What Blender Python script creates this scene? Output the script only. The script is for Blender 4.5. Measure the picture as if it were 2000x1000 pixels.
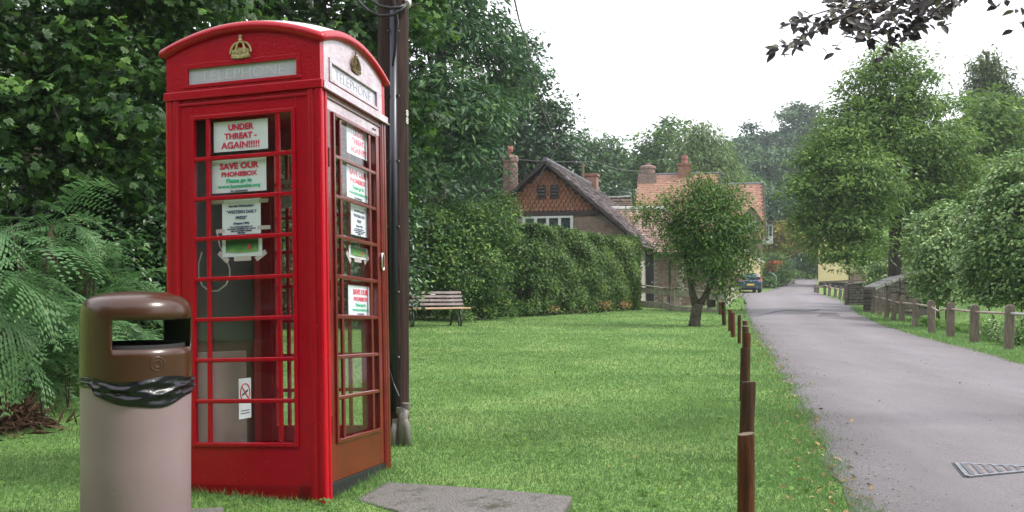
import bpy, math, random
import numpy as np
from mathutils import Matrix, Vector

for _o in list(bpy.data.objects):
    bpy.data.objects.remove(_o)
S = bpy.context.scene
COL = S.collection
R = math.radians

# ------------------------------------------------------------------ camera, sky, sun, exposure
F, VH, CH = 1800.0, 550.0, 1.12          # focal length in photo pixels, horizon row, eye height
cam = bpy.data.cameras.new('camera')
cam_o = bpy.data.objects.new('camera', cam)
COL.objects.link(cam_o)
cam_o.location = (0, 0, CH)
cam_o.rotation_euler = (R(90), 0, 0)
cam.sensor_width = 36
cam.lens = F / 2000 * 36
cam.shift_y = (VH - 500) / 2000
cam.clip_start = 0.05
cam.clip_end = 2000
S.camera = cam_o

SUN_DIR = Vector((0.62, -0.10, 0.78)).normalized()
world = bpy.data.worlds.new('World')
S.world = world
world.use_nodes = True
nt = world.node_tree
nt.nodes.clear()
wo = nt.nodes.new('ShaderNodeOutputWorld')
bg = nt.nodes.new('ShaderNodeBackground')
sky = nt.nodes.new('ShaderNodeTexSky')
sky.sky_type = 'NISHITA'
sky.sun_disc = False
sky.sun_elevation = math.asin(SUN_DIR.z)
sky.sun_rotation = math.atan2(SUN_DIR.x, SUN_DIR.y)
sky.air_density = 1.0
sky.dust_density = 4.0
mix = nt.nodes.new('ShaderNodeMix')
mix.data_type = 'RGBA'
mix.inputs['Factor'].default_value = 0.88      # an even cloud cover over the clear sky
mix.inputs['B'].default_value = (9.6, 9.65, 10.1, 1)
nt.links.new(sky.outputs[0], mix.inputs['A'])
nt.links.new(mix.outputs['Result'], bg.inputs['Color'])
bg.inputs['Strength'].default_value = 0.10
nt.links.new(bg.outputs[0], wo.inputs['Surface'])

sun = bpy.data.lights.new('sun', 'SUN')
sun_o = bpy.data.objects.new('sun', sun)
COL.objects.link(sun_o)
sun.energy = 1.9
sun.angle = R(10)
sun.color = (1.0, 0.96, 0.88)
sun_o.rotation_euler = (-SUN_DIR).to_track_quat('-Z', 'Y').to_euler()
sun_o.location = (20, -10, 40)

S.view_settings.view_transform = 'Standard'
S.view_settings.look = 'None'
S.view_settings.gamma = 1
S.view_settings.use_curve_mapping = False
S.view_settings.exposure = 1.2
S.cycles.max_bounces = 8
S.cycles.transparent_max_bounces = 16
S.cycles.use_denoising = True

# ------------------------------------------------------------------ helpers
def P(u, v, Y):
    """world point seen at photo pixel (u, v) at the distance Y"""
    return Vector(((u - 1000) / F * Y, Y, CH - (v - VH) / F * Y))

def GY(v):
    return CH * F / (v - VH)

def G(u, v):
    Y = GY(v)
    return Vector(((u - 1000) / F * Y, Y, 0))

def tag(o, label=None, cat=None, group=None, kind=None):
    if label: o['label'] = label
    if cat: o['category'] = cat
    if group: o['group'] = group
    if kind: o['kind'] = kind
    return o

def empty(name, loc=(0, 0, 0), rz=0, mw=None):
    o = bpy.data.objects.new(name, None)
    o.empty_display_size = 0.1
    COL.objects.link(o)
    if mw is not None: o.matrix_world = mw
    else:
        o.location = loc
        o.rotation_euler = (0, 0, rz)
    return o

def children(o):
    return list(o.children)

def copy_tree(o, parent=None):
    c = o.copy()
    COL.objects.link(c)
    if parent is not None: c.parent = parent
    for ch in children(o): copy_tree(ch, c)
    return c

class MB:
    def __init__(s): s.v = []; s.f = []
    def add(s, vs, fs):
        b = len(s.v)
        s.v += [tuple(p) for p in vs]
        s.f += [tuple(i + b for i in f) for f in fs]
        return s
    def box(s, c, d, M=None):
        x, y, z = d[0] / 2, d[1] / 2, d[2] / 2
        vs = [Vector((sx * x, sy * y, sz * z)) for sz in (-1, 1) for sy in (-1, 1) for sx in (-1, 1)]
        if M is not None: vs = [M @ p for p in vs]
        c = Vector(c)
        return s.add([p + c for p in vs], [(0, 2, 3, 1), (4, 5, 7, 6), (0, 1, 5, 4), (2, 6, 7, 3), (0, 4, 6, 2), (1, 3, 7, 5)])
    def bb(s, x0, x1, y0, y1, z0, z1):
        return s.box(((x0 + x1) / 2, (y0 + y1) / 2, (z0 + z1) / 2), (abs(x1 - x0), abs(y1 - y0), abs(z1 - z0)))
    def bar(s, p0, p1, w, h, up=(0, 0, 1)):
        p0, p1 = Vector(p0), Vector(p1)
        d = p1 - p0
        y = d.normalized()
        x = y.cross(Vector(up))
        if x.length < 1e-4: x = Vector((1, 0, 0))
        x.normalize()
        z = x.cross(y)
        M = Matrix((x, y, z)).transposed()
        return s.box((p0 + p1) / 2, (w, d.length, h), M)
    def tube(s, pts, rad, n=8, caps=True):
        pts = [Vector(p) for p in pts]
        if not hasattr(rad, '__len__'): rad = [rad] * len(pts)
        b = []
        prev = None
        for i, p in enumerate(pts):
            t = (pts[min(i + 1, len(pts) - 1)] - pts[max(i - 1, 0)]).normalized()
            a = prev - t * prev.dot(t) if prev is not None else t.orthogonal()
            if a.length < 1e-5: a = t.orthogonal()
            a.normalize(); prev = a
            c = t.cross(a)
            b += [p + (a * math.cos(2 * math.pi * k / n) + c * math.sin(2 * math.pi * k / n)) * rad[i] for k in range(n)]
        fs = [(i * n + k, i * n + (k + 1) % n, (i + 1) * n + (k + 1) % n, (i + 1) * n + k) for i in range(len(pts) - 1) for k in range(n)]
        if caps:
            fs.append(tuple(range(n - 1, -1, -1)))
            m = (len(pts) - 1) * n
            fs.append(tuple(m + k for k in range(n)))
        return s.add(b, fs)
    def lathe(s, prof, n=24, c=(0, 0, 0)):
        vs = [(c[0] + r * math.cos(2 * math.pi * k / n), c[1] + r * math.sin(2 * math.pi * k / n), c[2] + z) for r, z in prof for k in range(n)]
        fs = [(i * n + k, i * n + (k + 1) % n, (i + 1) * n + (k + 1) % n, (i + 1) * n + k) for i in range(len(prof) - 1) for k in range(n)]
        return s.add(vs, fs)
    def prism(s, poly, fn0, fn1):
        n = len(poly)
        vs = [fn0(*p) for p in poly] + [fn1(*p) for p in poly]
        fs = [tuple(range(n - 1, -1, -1)), tuple(range(n, 2 * n))] + [(i, (i + 1) % n, n + (i + 1) % n, n + i) for i in range(n)]
        return s.add(vs, fs)
    def mesh(s, name, mat, smooth=False):
        me = bpy.data.meshes.new(name)
        me.from_pydata(s.v, [], s.f)
        import bmesh
        bm = bmesh.new(); bm.from_mesh(me)
        bmesh.ops.recalc_face_normals(bm, faces=bm.faces)
        bm.to_mesh(me); bm.free()
        if smooth: me.polygons.foreach_set('use_smooth', [True] * len(me.polygons))
        if mat: me.materials.append(mat)
        return me
    def build(s, name, mat, parent=None, smooth=False, bevel=0, seg=2, kind=None):
        o = bpy.data.objects.new(name, s.mesh(name, mat, smooth))
        COL.objects.link(o)
        if parent is not None: o.parent = parent
        if bevel:
            m = o.modifiers.new('bevel', 'BEVEL')
            m.width = bevel; m.segments = seg; m.limit_method = 'ANGLE'; m.angle_limit = R(40)
        if kind: o['kind'] = kind
        return o

def inst(name, me, parent=None, mb=None):
    o = bpy.data.objects.new(name, me)
    COL.objects.link(o)
    if parent is not None: o.parent = parent
    if mb is not None: o.matrix_basis = mb
    return o

# ---- materials
def _nodes(name):
    m = bpy.data.materials.new(name)
    m.use_nodes = True
    t = m.node_tree
    return m, t, t.nodes['Principled BSDF']

def ramp(t, stops):
    r = t.nodes.new('ShaderNodeValToRGB')
    e = r.color_ramp.elements
    e[0].position, e[0].color = stops[0][0], (*stops[0][1], 1)
    e[1].position, e[1].color = stops[-1][0], (*stops[-1][1], 1)
    for p, c in stops[1:-1]:
        q = e.new(p); q.color = (*c, 1)
    return r

def sc(c, k): return tuple(min(1, x * k) for x in c)

def M(name, col, rough=0.6, var=0.2, scale=6.0, bump=0.0, bscale=None, spec=0.5, metal=0.0, coat=0.0, col2=None, stretch=None, dirt=None, dirt_amt=0.5, dirt_scale=3.0, chips=None):
    m, t, b = _nodes(name)
    tc = t.nodes.new('ShaderNodeTexCoord')
    src = tc.outputs['Object']
    if stretch:
        mp = t.nodes.new('ShaderNodeMapping')
        mp.inputs['Scale'].default_value = stretch
        t.links.new(src, mp.inputs[0]); src = mp.outputs[0]
    n = t.nodes.new('ShaderNodeTexNoise')
    n.inputs['Scale'].default_value = scale
    n.inputs['Detail'].default_value = 6
    n.inputs['Roughness'].default_value = 0.65
    t.links.new(src, n.inputs['Vector'])
    r = ramp(t, [(0.3, sc(col, 1 - var)), (0.7, col2 or sc(col, 1 + var))])
    t.links.new(n.outputs[0], r.inputs[0])
    out = r.outputs[0]
    if dirt:
        n3 = t.nodes.new('ShaderNodeTexNoise')
        n3.inputs['Scale'].default_value = dirt_scale
        n3.inputs['Detail'].default_value = 10
        n3.inputs['Roughness'].default_value = 0.75
        t.links.new(src, n3.inputs['Vector'])
        r3 = ramp(t, [(1 - dirt_amt * 0.9, (0, 0, 0)), (min(1, 1.12 - dirt_amt * 0.9), (1, 1, 1))])
        t.links.new(n3.outputs[0], r3.inputs[0])
        mx = t.nodes.new('ShaderNodeMix'); mx.data_type = 'RGBA'
        t.links.new(r3.outputs[0], mx.inputs['Factor'])
        t.links.new(out, mx.inputs['A'])
        mx.inputs['B'].default_value = (*dirt, 1)
        out = mx.outputs['Result']
    if chips:
        vo = t.nodes.new('ShaderNodeTexVoronoi'); vo.inputs['Scale'].default_value = chips[1]
        t.links.new(src, vo.inputs['Vector'])
        n4 = t.nodes.new('ShaderNodeTexNoise'); n4.inputs['Scale'].default_value = 5
        t.links.new(src, n4.inputs['Vector'])
        mu = t.nodes.new('ShaderNodeMath'); mu.operation = 'MULTIPLY'
        t.links.new(n4.outputs[0], mu.inputs[0]); mu.inputs[1].default_value = chips[2]
        lt = t.nodes.new('ShaderNodeMath'); lt.operation = 'LESS_THAN'
        t.links.new(vo.outputs['Distance'], lt.inputs[0]); t.links.new(mu.outputs[0], lt.inputs[1])
        m4 = t.nodes.new('ShaderNodeMix'); m4.data_type = 'RGBA'
        t.links.new(lt.outputs[0], m4.inputs['Factor']); t.links.new(out, m4.inputs['A']); m4.inputs['B'].default_value = (*chips[0], 1)
        out = m4.outputs['Result']
    t.links.new(out, b.inputs['Base Color'])
    b.inputs['Roughness'].default_value = rough
    b.inputs['Metallic'].default_value = metal
    b.inputs['Specular IOR Level'].default_value = spec
    b.inputs['Coat Weight'].default_value = coat
    b.inputs['Coat Roughness'].default_value = 0.12
    if bump:
        n2 = t.nodes.new('ShaderNodeTexNoise')
        n2.inputs['Scale'].default_value = bscale or scale * 4
        n2.inputs['Detail'].default_value = 5
        t.links.new(src, n2.inputs['Vector'])
        bp = t.nodes.new('ShaderNodeBump')
        bp.inputs['Strength'].default_value = bump
        bp.inputs['Distance'].default_value = 0.02
        t.links.new(n2.outputs[0], bp.inputs['Height'])
        t.links.new(bp.outputs[0], b.inputs['Normal'])
    return m

def leafmat(name, c0, c1, c2=None, trans=0.3, rough=0.48, spec=0.28):
    m, t, b = _nodes(name)
    a = t.nodes.new('ShaderNodeAttribute')
    a.attribute_name = 'rnd'
    stops = [(0.0, c0), (0.75, c1), (1.0, c2 or sc(c1, 1.3))]
    r = ramp(t, stops)
    t.links.new(a.outputs['Fac'], r.inputs[0])
    t.links.new(r.outputs[0], b.inputs['Base Color'])
    b.inputs['Roughness'].default_value = rough
    b.inputs['Specular IOR Level'].default_value = spec
    tr = t.nodes.new('ShaderNodeBsdfTranslucent')
    hs = t.nodes.new('ShaderNodeHueSaturation')
    hs.inputs['Value'].default_value = 1.3
    hs.inputs['Hue'].default_value = 0.49
    t.links.new(r.outputs[0], hs.inputs['Color'])
    t.links.new(hs.outputs[0], tr.inputs[0])
    mx = t.nodes.new('ShaderNodeMixShader')
    mx.inputs[0].default_value = trans
    t.links.new(b.outputs[0], mx.inputs[1])
    t.links.new(tr.outputs[0], mx.inputs[2])
    t.links.new(mx.outputs[0], t.nodes['Material Output'].inputs['Surface'])
    return m

def glassmat(name, dust=0.06, tint=(1, 1, 1), dscale=5):
    m, t, b = _nodes(name)
    tr = t.nodes.new('ShaderNodeBsdfTransparent')
    tr.inputs[0].default_value = (*tint, 1)
    gl = t.nodes.new('ShaderNodeBsdfGlossy')
    gl.inputs['Roughness'].default_value = 0.03
    fr = t.nodes.new('ShaderNodeFresnel')
    ge = t.nodes.new('ShaderNodeNewGeometry')
    io = t.nodes.new('ShaderNodeMath'); io.operation = 'MULTIPLY_ADD'
    io.inputs[1].default_value = 1 / 1.42 - 1.42; io.inputs[2].default_value = 1.42
    t.links.new(ge.outputs['Backfacing'], io.inputs[0])
    t.links.new(io.outputs[0], fr.inputs['IOR'])
    mx = t.nodes.new('ShaderNodeMixShader')
    t.links.new(fr.outputs[0], mx.inputs[0])
    t.links.new(tr.outputs[0], mx.inputs[1])
    t.links.new(gl.outputs[0], mx.inputs[2])
    df = t.nodes.new('ShaderNodeBsdfDiffuse')
    df.inputs[0].default_value = (0.45, 0.45, 0.47, 1)
    tc = t.nodes.new('ShaderNodeTexCoord')
    n = t.nodes.new('ShaderNodeTexNoise')
    n.inputs['Scale'].default_value = dscale
    n.inputs['Detail'].default_value = 8
    n.inputs['Roughness'].default_value = 0.7
    t.links.new(tc.outputs['Object'], n.inputs['Vector'])
    r = ramp(t, [(0.35, (dust * 0.3,) * 3), (0.8, (dust * 3,) * 3)])
    t.links.new(n.outputs[0], r.inputs[0])
    m2 = t.nodes.new('ShaderNodeMixShader')
    t.links.new(r.outputs[0], m2.inputs[0])
    t.links.new(mx.outputs[0], m2.inputs[1])
    t.links.new(df.outputs[0], m2.inputs[2])
    t.links.new(m2.outputs[0], t.nodes['Material Output'].inputs['Surface'])
    return m

RED = (0.42, 0.0012, 0.015)
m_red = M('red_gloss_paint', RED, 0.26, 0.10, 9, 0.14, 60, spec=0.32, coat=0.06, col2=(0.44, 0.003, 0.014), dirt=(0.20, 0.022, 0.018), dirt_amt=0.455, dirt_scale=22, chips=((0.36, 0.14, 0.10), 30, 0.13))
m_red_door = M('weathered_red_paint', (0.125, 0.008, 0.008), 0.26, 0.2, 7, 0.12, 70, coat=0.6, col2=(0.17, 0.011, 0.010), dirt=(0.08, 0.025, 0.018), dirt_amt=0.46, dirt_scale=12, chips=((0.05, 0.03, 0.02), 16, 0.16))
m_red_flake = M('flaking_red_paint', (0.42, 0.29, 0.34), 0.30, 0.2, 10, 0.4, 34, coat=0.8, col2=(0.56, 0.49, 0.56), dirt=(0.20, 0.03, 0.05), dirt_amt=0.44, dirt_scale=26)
m_roof_sky_sheen = M('roof_paint_with_sky_sheen', (0.50, 0.34, 0.37), 0.3, 0.15, 6, 0.06, 40, coat=0.7, col2=(0.60, 0.50, 0.53), dirt=(0.40, 0.10, 0.12), dirt_amt=0.40, dirt_scale=9)  # red roof coloured pale: the white sky reflection is painted into the base colour
m_black = M('black_bitumen', (0.012, 0.012, 0.013), 0.6, 0.3, 10, 0.2)
m_boardblack = M('black_backboard', (0.010, 0.010, 0.012), 0.5, 0.2, 6, 0.05)
m_boardgrey = M('grey_lower_board', (0.16, 0.105, 0.115), 0.5, 0.15, 3, 0.05, dirt=(0.16, 0.13, 0.12), dirt_amt=0.5)
m_glass = glassmat('window_glass', 0.007)
m_glass_far = glassmat('house_glass', 0.05)
m_opal = M('opal_sign_glass', (0.49, 0.48, 0.57), 0.2, 0.08, 12, 0, coat=0.4, dirt=(0.27, 0.24, 0.2), dirt_amt=0.42, dirt_scale=7)
m_letter = M('etched_letters', (0.62, 0.61, 0.70), 0.3, 0.1, 20)
m_letter_shaded = M('shaded_letters', (0.16, 0.16, 0.17), 0.3, 0.1, 20)  # same letters as on the front; the door side's lighting is painted in as grey
m_gold = M('gold_paint', (0.54, 0.45, 0.25), 0.35, 0.25, 40, 0.1, metal=0.2, dirt=(0.2, 0.12, 0.04), dirt_amt=0.45, dirt_scale=40)
m_bronze = M('tarnished_gold', (0.20, 0.15, 0.07), 0.35, 0.3, 40, 0.1, metal=0.5)
m_steel = M('bright_steel', (0.62, 0.62, 0.64), 0.25, 0.05, 20, metal=0.9)
m_paper = M('white_paper', (0.80, 0.84, 0.92), 0.6, 0.03, 8)
m_tape = M('masking_tape', (0.60, 0.52, 0.52), 0.6, 0.1, 10)
m_ink_red = M('red_ink', (0.72, 0.015, 0.09), 0.5, 0.08, 20)
m_ink_green = M('green_ink', (0.04, 0.52, 0.30), 0.5, 0.08, 20)
m_ink_blue = M('navy_ink', (0.03, 0.035, 0.16), 0.5, 0.08, 20)
m_cord = M('white_cord', (0.55, 0.55, 0.5), 0.5, 0.1, 10)
m_binbody = M('pinkish_beige_plastic', (0.26, 0.178, 0.205), 0.45, 0.06, 3, 0.03, 80, col2=(0.275, 0.20, 0.213), dirt=(0.14, 0.10, 0.09), dirt_amt=0.34, dirt_scale=9, chips=((0.05, 0.04, 0.035), 11, 0.06))
m_binhood = M('brown_plastic', (0.056, 0.022, 0.012), 0.27, 0.12, 4, 0.03, 90, spec=0.45, coat=0.10, dirt=(0.09, 0.06, 0.045), dirt_amt=0.36, dirt_scale=7)
m_binin = M('bin_inside_black', (0.004, 0.004, 0.004), 0.8, 0.2, 4)
m_bag = M('black_plastic_bag', (0.006, 0.006, 0.011), 0.27, 0.2, 8, 0.12, 60, spec=0.5)
m_pole = M('creosoted_wood', (0.014, 0.007, 0.007), 0.75, 0.45, 7, 0.8, 12, stretch=(4, 4, 0.35), spec=0.25, col2=(0.055, 0.026, 0.022))
m_conduit = M('dark_plastic_conduit', (0.009, 0.011, 0.024), 0.36, 0.1, 10, spec=0.6)
m_cable = M('black_cable', (0.012, 0.012, 0.014), 0.4, 0.1, 10)
m_wire = M('pale_wire', (0.16, 0.15, 0.14), 0.5, 0.1, 10)
m_duct = M('grey_plastic_duct', (0.15, 0.14, 0.125), 0.5, 0.2, 8)
m_zinc = M('pale_zinc', (0.6, 0.58, 0.55), 0.5, 0.1, 30)
m_bollard2 = M('dark_brown_treated_wood', (0.038, 0.018, 0.010), 0.75, 0.4, 7, 0.5, 14, stretch=(5, 5, 0.5), spec=0.2, col2=(0.095, 0.046, 0.026), dirt=(0.05, 0.055, 0.02), dirt_amt=0.40, dirt_scale=3)
m_bollard = M('brown_treated_wood', (0.055, 0.016, 0.007), 0.75, 0.4, 7, 0.5, 14, stretch=(5, 5, 0.5), spec=0.2, col2=(0.135, 0.046, 0.020))
m_endgrain = M('end_grain', (0.115, 0.085, 0.05), 0.8, 0.3, 30)
m_oldpost = M('weathered_post', (0.115, 0.088, 0.070), 0.85, 0.35, 7, 0.5, 14, stretch=(4, 4, 0.6), col2=(0.22, 0.175, 0.145), dirt=(0.075, 0.095, 0.02), dirt_amt=0.47, dirt_scale=3)
m_rail = M('rusty_rail', (0.28, 0.17, 0.13), 0.5, 0.3, 9, 0.1, col2=(0.5, 0.4, 0.37))
m_greyrail = M('galvanised_rail', (0.55, 0.55, 0.56), 0.4, 0.1, 9, metal=0.3)
m_fencew = M('grey_green_fence_wood', (0.22, 0.21, 0.155), 0.85, 0.3, 6, 0.4, 14, col2=(0.36, 0.34, 0.25))
m_gatew = M('gate_brown_wood', (0.05, 0.035, 0.028), 0.8, 0.3, 6)
m_slat = M('weathered_grey_slat', (0.20, 0.155, 0.15), 0.8, 0.35, 5, 0.3, 30, stretch=(1, 6, 6), col2=(0.36, 0.29, 0.29))
m_slatnew = M('pale_new_slat', (0.52, 0.32, 0.18), 0.6, 0.12, 5)
m_iron = M('dark_cast_iron', (0.018, 0.024, 0.035), 0.5, 0.2, 8)
m_concrete = M('concrete_slab', (0.13, 0.118, 0.112), 0.9, 0.35, 75, 0.9, 130, col2=(0.25, 0.235, 0.225), dirt=(0.050, 0.055, 0.030), dirt_amt=0.52, dirt_scale=7)
m_stone = M('dark_rubble_stone', (0.085, 0.075, 0.068), 0.9, 0.4, 5, 0.5, 16, col2=(0.17, 0.145, 0.13), dirt=(0.05, 0.06, 0.02), dirt_amt=0.42)
m_coping = M('pale_lichen_coping', (0.24, 0.23, 0.22), 0.9, 0.3, 6, 0.4, 20, col2=(0.46, 0.45, 0.43))
m_moss = M('yellow_moss', (0.13, 0.15, 0.03), 0.95, 0.4, 12, 0.5)
m_mortar = M('mortar', (0.34, 0.31, 0.285), 0.95, 0.15, 8, 0.2)
m_mortar_dk = M('dark_mortar', (0.05, 0.045, 0.04), 0.95, 0.2, 8, 0.2)
m_brick = M('buff_brick', (0.20, 0.135, 0.105), 0.9, 0.3, 5, 0.3, 30, col2=(0.33, 0.255, 0.21), dirt=(0.13, 0.05, 0.038), dirt_amt=0.52, dirt_scale=1.7)
m_brick_red = M('old_red_brick', (0.20, 0.085, 0.06), 0.9, 0.35, 3, 0.3, 20, col2=(0.30, 0.17, 0.13))
m_stonehouse = M('brown_house_stone', (0.20, 0.14, 0.11), 0.9, 0.35, 4, 0.4, 20, col2=(0.33, 0.25, 0.2))
m_chimney = M('chimney_stone', (0.17, 0.10, 0.085), 0.9, 0.35, 5, 0.4, 18, col2=(0.28, 0.19, 0.17))
m_tilehang = M('orange_hung_tile', (0.20, 0.075, 0.042), 0.8, 0.3, 9, 0.2, 30, col2=(0.34, 0.15, 0.085), dirt=(0.24, 0.16, 0.12), dirt_amt=0.42, dirt_scale=8)
m_tileroof = M('grey_brown_roof_tile', (0.085, 0.062, 0.066), 0.85, 0.4, 5, 0.3, 24, col2=(0.18, 0.14, 0.14), dirt=(0.29, 0.27, 0.26), dirt_amt=0.43, dirt_scale=5)
m_tilemix = M('lichen_red_roof_tile', (0.17, 0.085, 0.06), 0.85, 0.35, 4, 0.3, 24, col2=(0.27, 0.19, 0.15), dirt=(0.48, 0.44, 0.41), dirt_amt=0.50, dirt_scale=4)
m_tileorange = M('orange_roof_tile', (0.25, 0.118, 0.075), 0.8, 0.3, 4, 0.2, 20, col2=(0.37, 0.205, 0.14))
m_timber = M('dark_timber', (0.034, 0.024, 0.023), 0.7, 0.3, 6, 0.2)
m_doordark = M('dark_purple_door', (0.022, 0.016, 0.020), 0.45, 0.2, 4, 0.1)
m_white = M('white_window_paint', (0.52, 0.53, 0.52), 0.5, 0.06, 6)
m_dark = M('dark_interior', (0.012, 0.013, 0.016), 0.6, 0.2, 3)
m_cream = M('cream_render', (0.70, 0.58, 0.33), 0.85, 0.06, 2, 0.1)
m_terra = M('terracotta', (0.22, 0.085, 0.06), 0.8, 0.25, 8)
m_lead = M('pale_ridge_tile', (0.13, 0.125, 0.15), 0.8, 0.25, 8)
m_bark = M('dark_bark', (0.045, 0.036, 0.028), 0.9, 0.4, 5, 0.6, 14, stretch=(3, 3, 0.6), col2=(0.095, 0.078, 0.06))
m_barkgrey = M('grey_bark', (0.055, 0.048, 0.038), 0.9, 0.4, 5, 0.9, 14, spec=0.2, col2=(0.125, 0.11, 0.085), dirt=(0.015, 0.012, 0.011), dirt_amt=0.42, dirt_scale=4)
m_twig = M('brown_twig', (0.07, 0.05, 0.035), 0.8, 0.3, 10)
m_carblue = M('blue_car_paint', (0.010, 0.036, 0.095), 0.22, 0.03, 2, coat=1.0)
m_tyre = M('tyre_rubber', (0.012, 0.012, 0.012), 0.8, 0.2, 10)
m_rim = M('silver_rim', (0.4, 0.4, 0.42), 0.3, 0.05, 10, metal=0.7)
m_tail = M('red_tail_lamp', (0.5, 0.02, 0.02), 0.15, 0.1, 10, coat=1)
m_plate = M('yellow_number_plate', (0.65, 0.48, 0.04), 0.4, 0.03, 10)
m_carglass = M('car_glass', (0.03, 0.045, 0.05), 0.05, 0.1, 3, spec=0.9, coat=1)
m_bumper = M('dark_bumper', (0.02, 0.022, 0.026), 0.5, 0.1, 8)
m_bluemetal = M('pale_blue_metal', (0.35, 0.52, 0.60), 0.4, 0.1, 8)
m_pot = M('hanging_basket_pot', (0.06, 0.045, 0.03), 0.9, 0.2, 8)
m_compost = M('brown_dead_fern', (0.12, 0.062, 0.035), 0.95, 0.5, 10)
m_castiron = M('worn_cast_iron', (0.15, 0.155, 0.185), 0.5, 0.25, 14, 0.2, metal=0.3, col2=(0.25, 0.26, 0.30))
m_concretefill = M('cover_concrete_fill', (0.19, 0.155, 0.15), 0.9, 0.2, 20, 0.3)

L_syc = leafmat('sycamore_leaf', (0.010, 0.032, 0.010), (0.045, 0.115, 0.022), (0.16, 0.30, 0.055), 0.28)
L_dark = leafmat('dark_evergreen_leaf', (0.0105, 0.032, 0.0128), (0.0366, 0.0972, 0.0273), (0.0915, 0.1944, 0.0468), 0.15, 0.35, 0.5)
L_chest = leafmat('chestnut_leaf', (0.018, 0.056, 0.026), (0.052, 0.125, 0.046), (0.15, 0.25, 0.09), 0.28)
L_oak = leafmat('wood_leaf', (0.0246, 0.0676, 0.0229), (0.0634, 0.1474, 0.0345), (0.1269, 0.2246, 0.0507), 0.25)
L_ash = leafmat('ash_leaf', (0.050, 0.105, 0.026), (0.125, 0.225, 0.048), (0.26, 0.38, 0.09), 0.33)
L_apple = leafmat('small_tree_leaf', (0.0294, 0.08, 0.0208), (0.0878, 0.1879, 0.0337), (0.222, 0.2808, 0.0507), 0.3)
L_pale = leafmat('pale_willow_leaf', (0.063, 0.126, 0.0432), (0.1391, 0.2203, 0.0655), (0.2196, 0.2981, 0.0842), 0.3)
L_conif = leafmat('conifer_leaf', (0.0378, 0.072, 0.0211), (0.0952, 0.1426, 0.0328), (0.1757, 0.2203, 0.0468), 0.2)
L_hill = leafmat('hill_wood_leaf', (0.028, 0.068, 0.030), (0.070, 0.140, 0.050), (0.12, 0.20, 0.07), 0.2)
L_hedge = leafmat('hedge_leaf', (0.022, 0.058, 0.016), (0.080, 0.170, 0.036), (0.24, 0.33, 0.08), 0.28)
L_varieg = leafmat('variegated_hedge_leaf', (0.032, 0.075, 0.018), (0.12, 0.205, 0.045), (0.42, 0.46, 0.13), 0.28)
L_ivy = leafmat('ivy_leaf', (0.075, 0.145, 0.04), (0.205, 0.345, 0.1), (0.42, 0.5, 0.22), 0.2, 0.33, 0.6)
L_gold = leafmat('golden_shrub_leaf', (0.1, 0.095, 0.012), (0.23, 0.2, 0.022), (0.34, 0.3, 0.04), 0.3)
L_beech = leafmat('purple_beech_leaf', (0.018, 0.014, 0.018), (0.045, 0.034, 0.034), (0.075, 0.090, 0.030), 0.22)
L_fern = leafmat('bracken_frond', (0.036, 0.092, 0.036), (0.098, 0.205, 0.078), (0.2, 0.33, 0.12), 0.3, 0.5)
L_fernr = leafmat('light_fern_frond', (0.063, 0.15, 0.032), (0.1342, 0.27, 0.0468), (0.1952, 0.3456, 0.0624), 0.35, 0.5)
L_fernb = leafmat('dead_frond', (0.12, 0.06, 0.03), (0.20, 0.10, 0.04), (0.26, 0.15, 0.06), 0.2, 0.7)
L_grass = leafmat('grass_blade', (0.085, 0.178, 0.052), (0.172, 0.298, 0.108), (0.38, 0.37, 0.2), 0.35, 0.5, 0.3)
L_litter = leafmat('fallen_leaf', (0.13, 0.07, 0.03), (0.30, 0.19, 0.07), (0.50, 0.36, 0.2), 0.2, 0.6)
L_flower = leafmat('orange_petal', (0.26, 0.06, 0.012), (0.42, 0.13, 0.02), (0.5, 0.24, 0.05), 0.3)

# ---- fast leaf meshes
def leaf_mesh(name, c, nrm, d, L, w, rnd, mat, fold=0.18, curl=0.0):
    """one folded pointed leaf (two triangles) at each point c"""
    n = len(c)
    d = d - nrm * np.sum(d * nrm, 1, keepdims=True)
    d /= np.linalg.norm(d, axis=1, keepdims=True) + 1e-9
    s = np.cross(nrm, d)
    L = L[:, None]; w = w[:, None]
    v = np.empty((n, 4, 3))
    v[:, 0] = c
    v[:, 1] = c + d * L * 0.45 + s * w * 0.5 + nrm * w * fold
    v[:, 2] = c + d * L - nrm * L * curl
    v[:, 3] = c + d * L * 0.45 - s * w * 0.5 + nrm * w * fold
    tri = np.array([[0, 2, 1], [0, 3, 2]])
    idx = (np.arange(n)[:, None, None] * 4 + tri[None]).reshape(-1)
    return raw_mesh(name, v.reshape(-1, 3), idx, np.repeat(rnd, 2), mat)

def raw_mesh(name, v, idx, rnd, mat):
    me = bpy.data.meshes.new(name)
    nf = len(idx) // 3
    me.vertices.add(len(v)); me.loops.add(len(idx)); me.polygons.add(nf)
    me.vertices.foreach_set('co', np.ascontiguousarray(v, dtype=np.float32).ravel())
    me.loops.foreach_set('vertex_index', idx.astype(np.int32))
    me.polygons.foreach_set('loop_start', np.arange(0, nf * 3, 3, dtype=np.int32))
    a = me.attributes.new('rnd', 'FLOAT', 'FACE')
    a.data.foreach_set('value', rnd.astype(np.float32))
    me.update(calc_edges=True)
    me.materials.append(mat)
    return me

def unit(rg, n):
    a = rg.normal(size=(n, 3))
    return a / np.linalg.norm(a, axis=1, keepdims=True)

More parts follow.
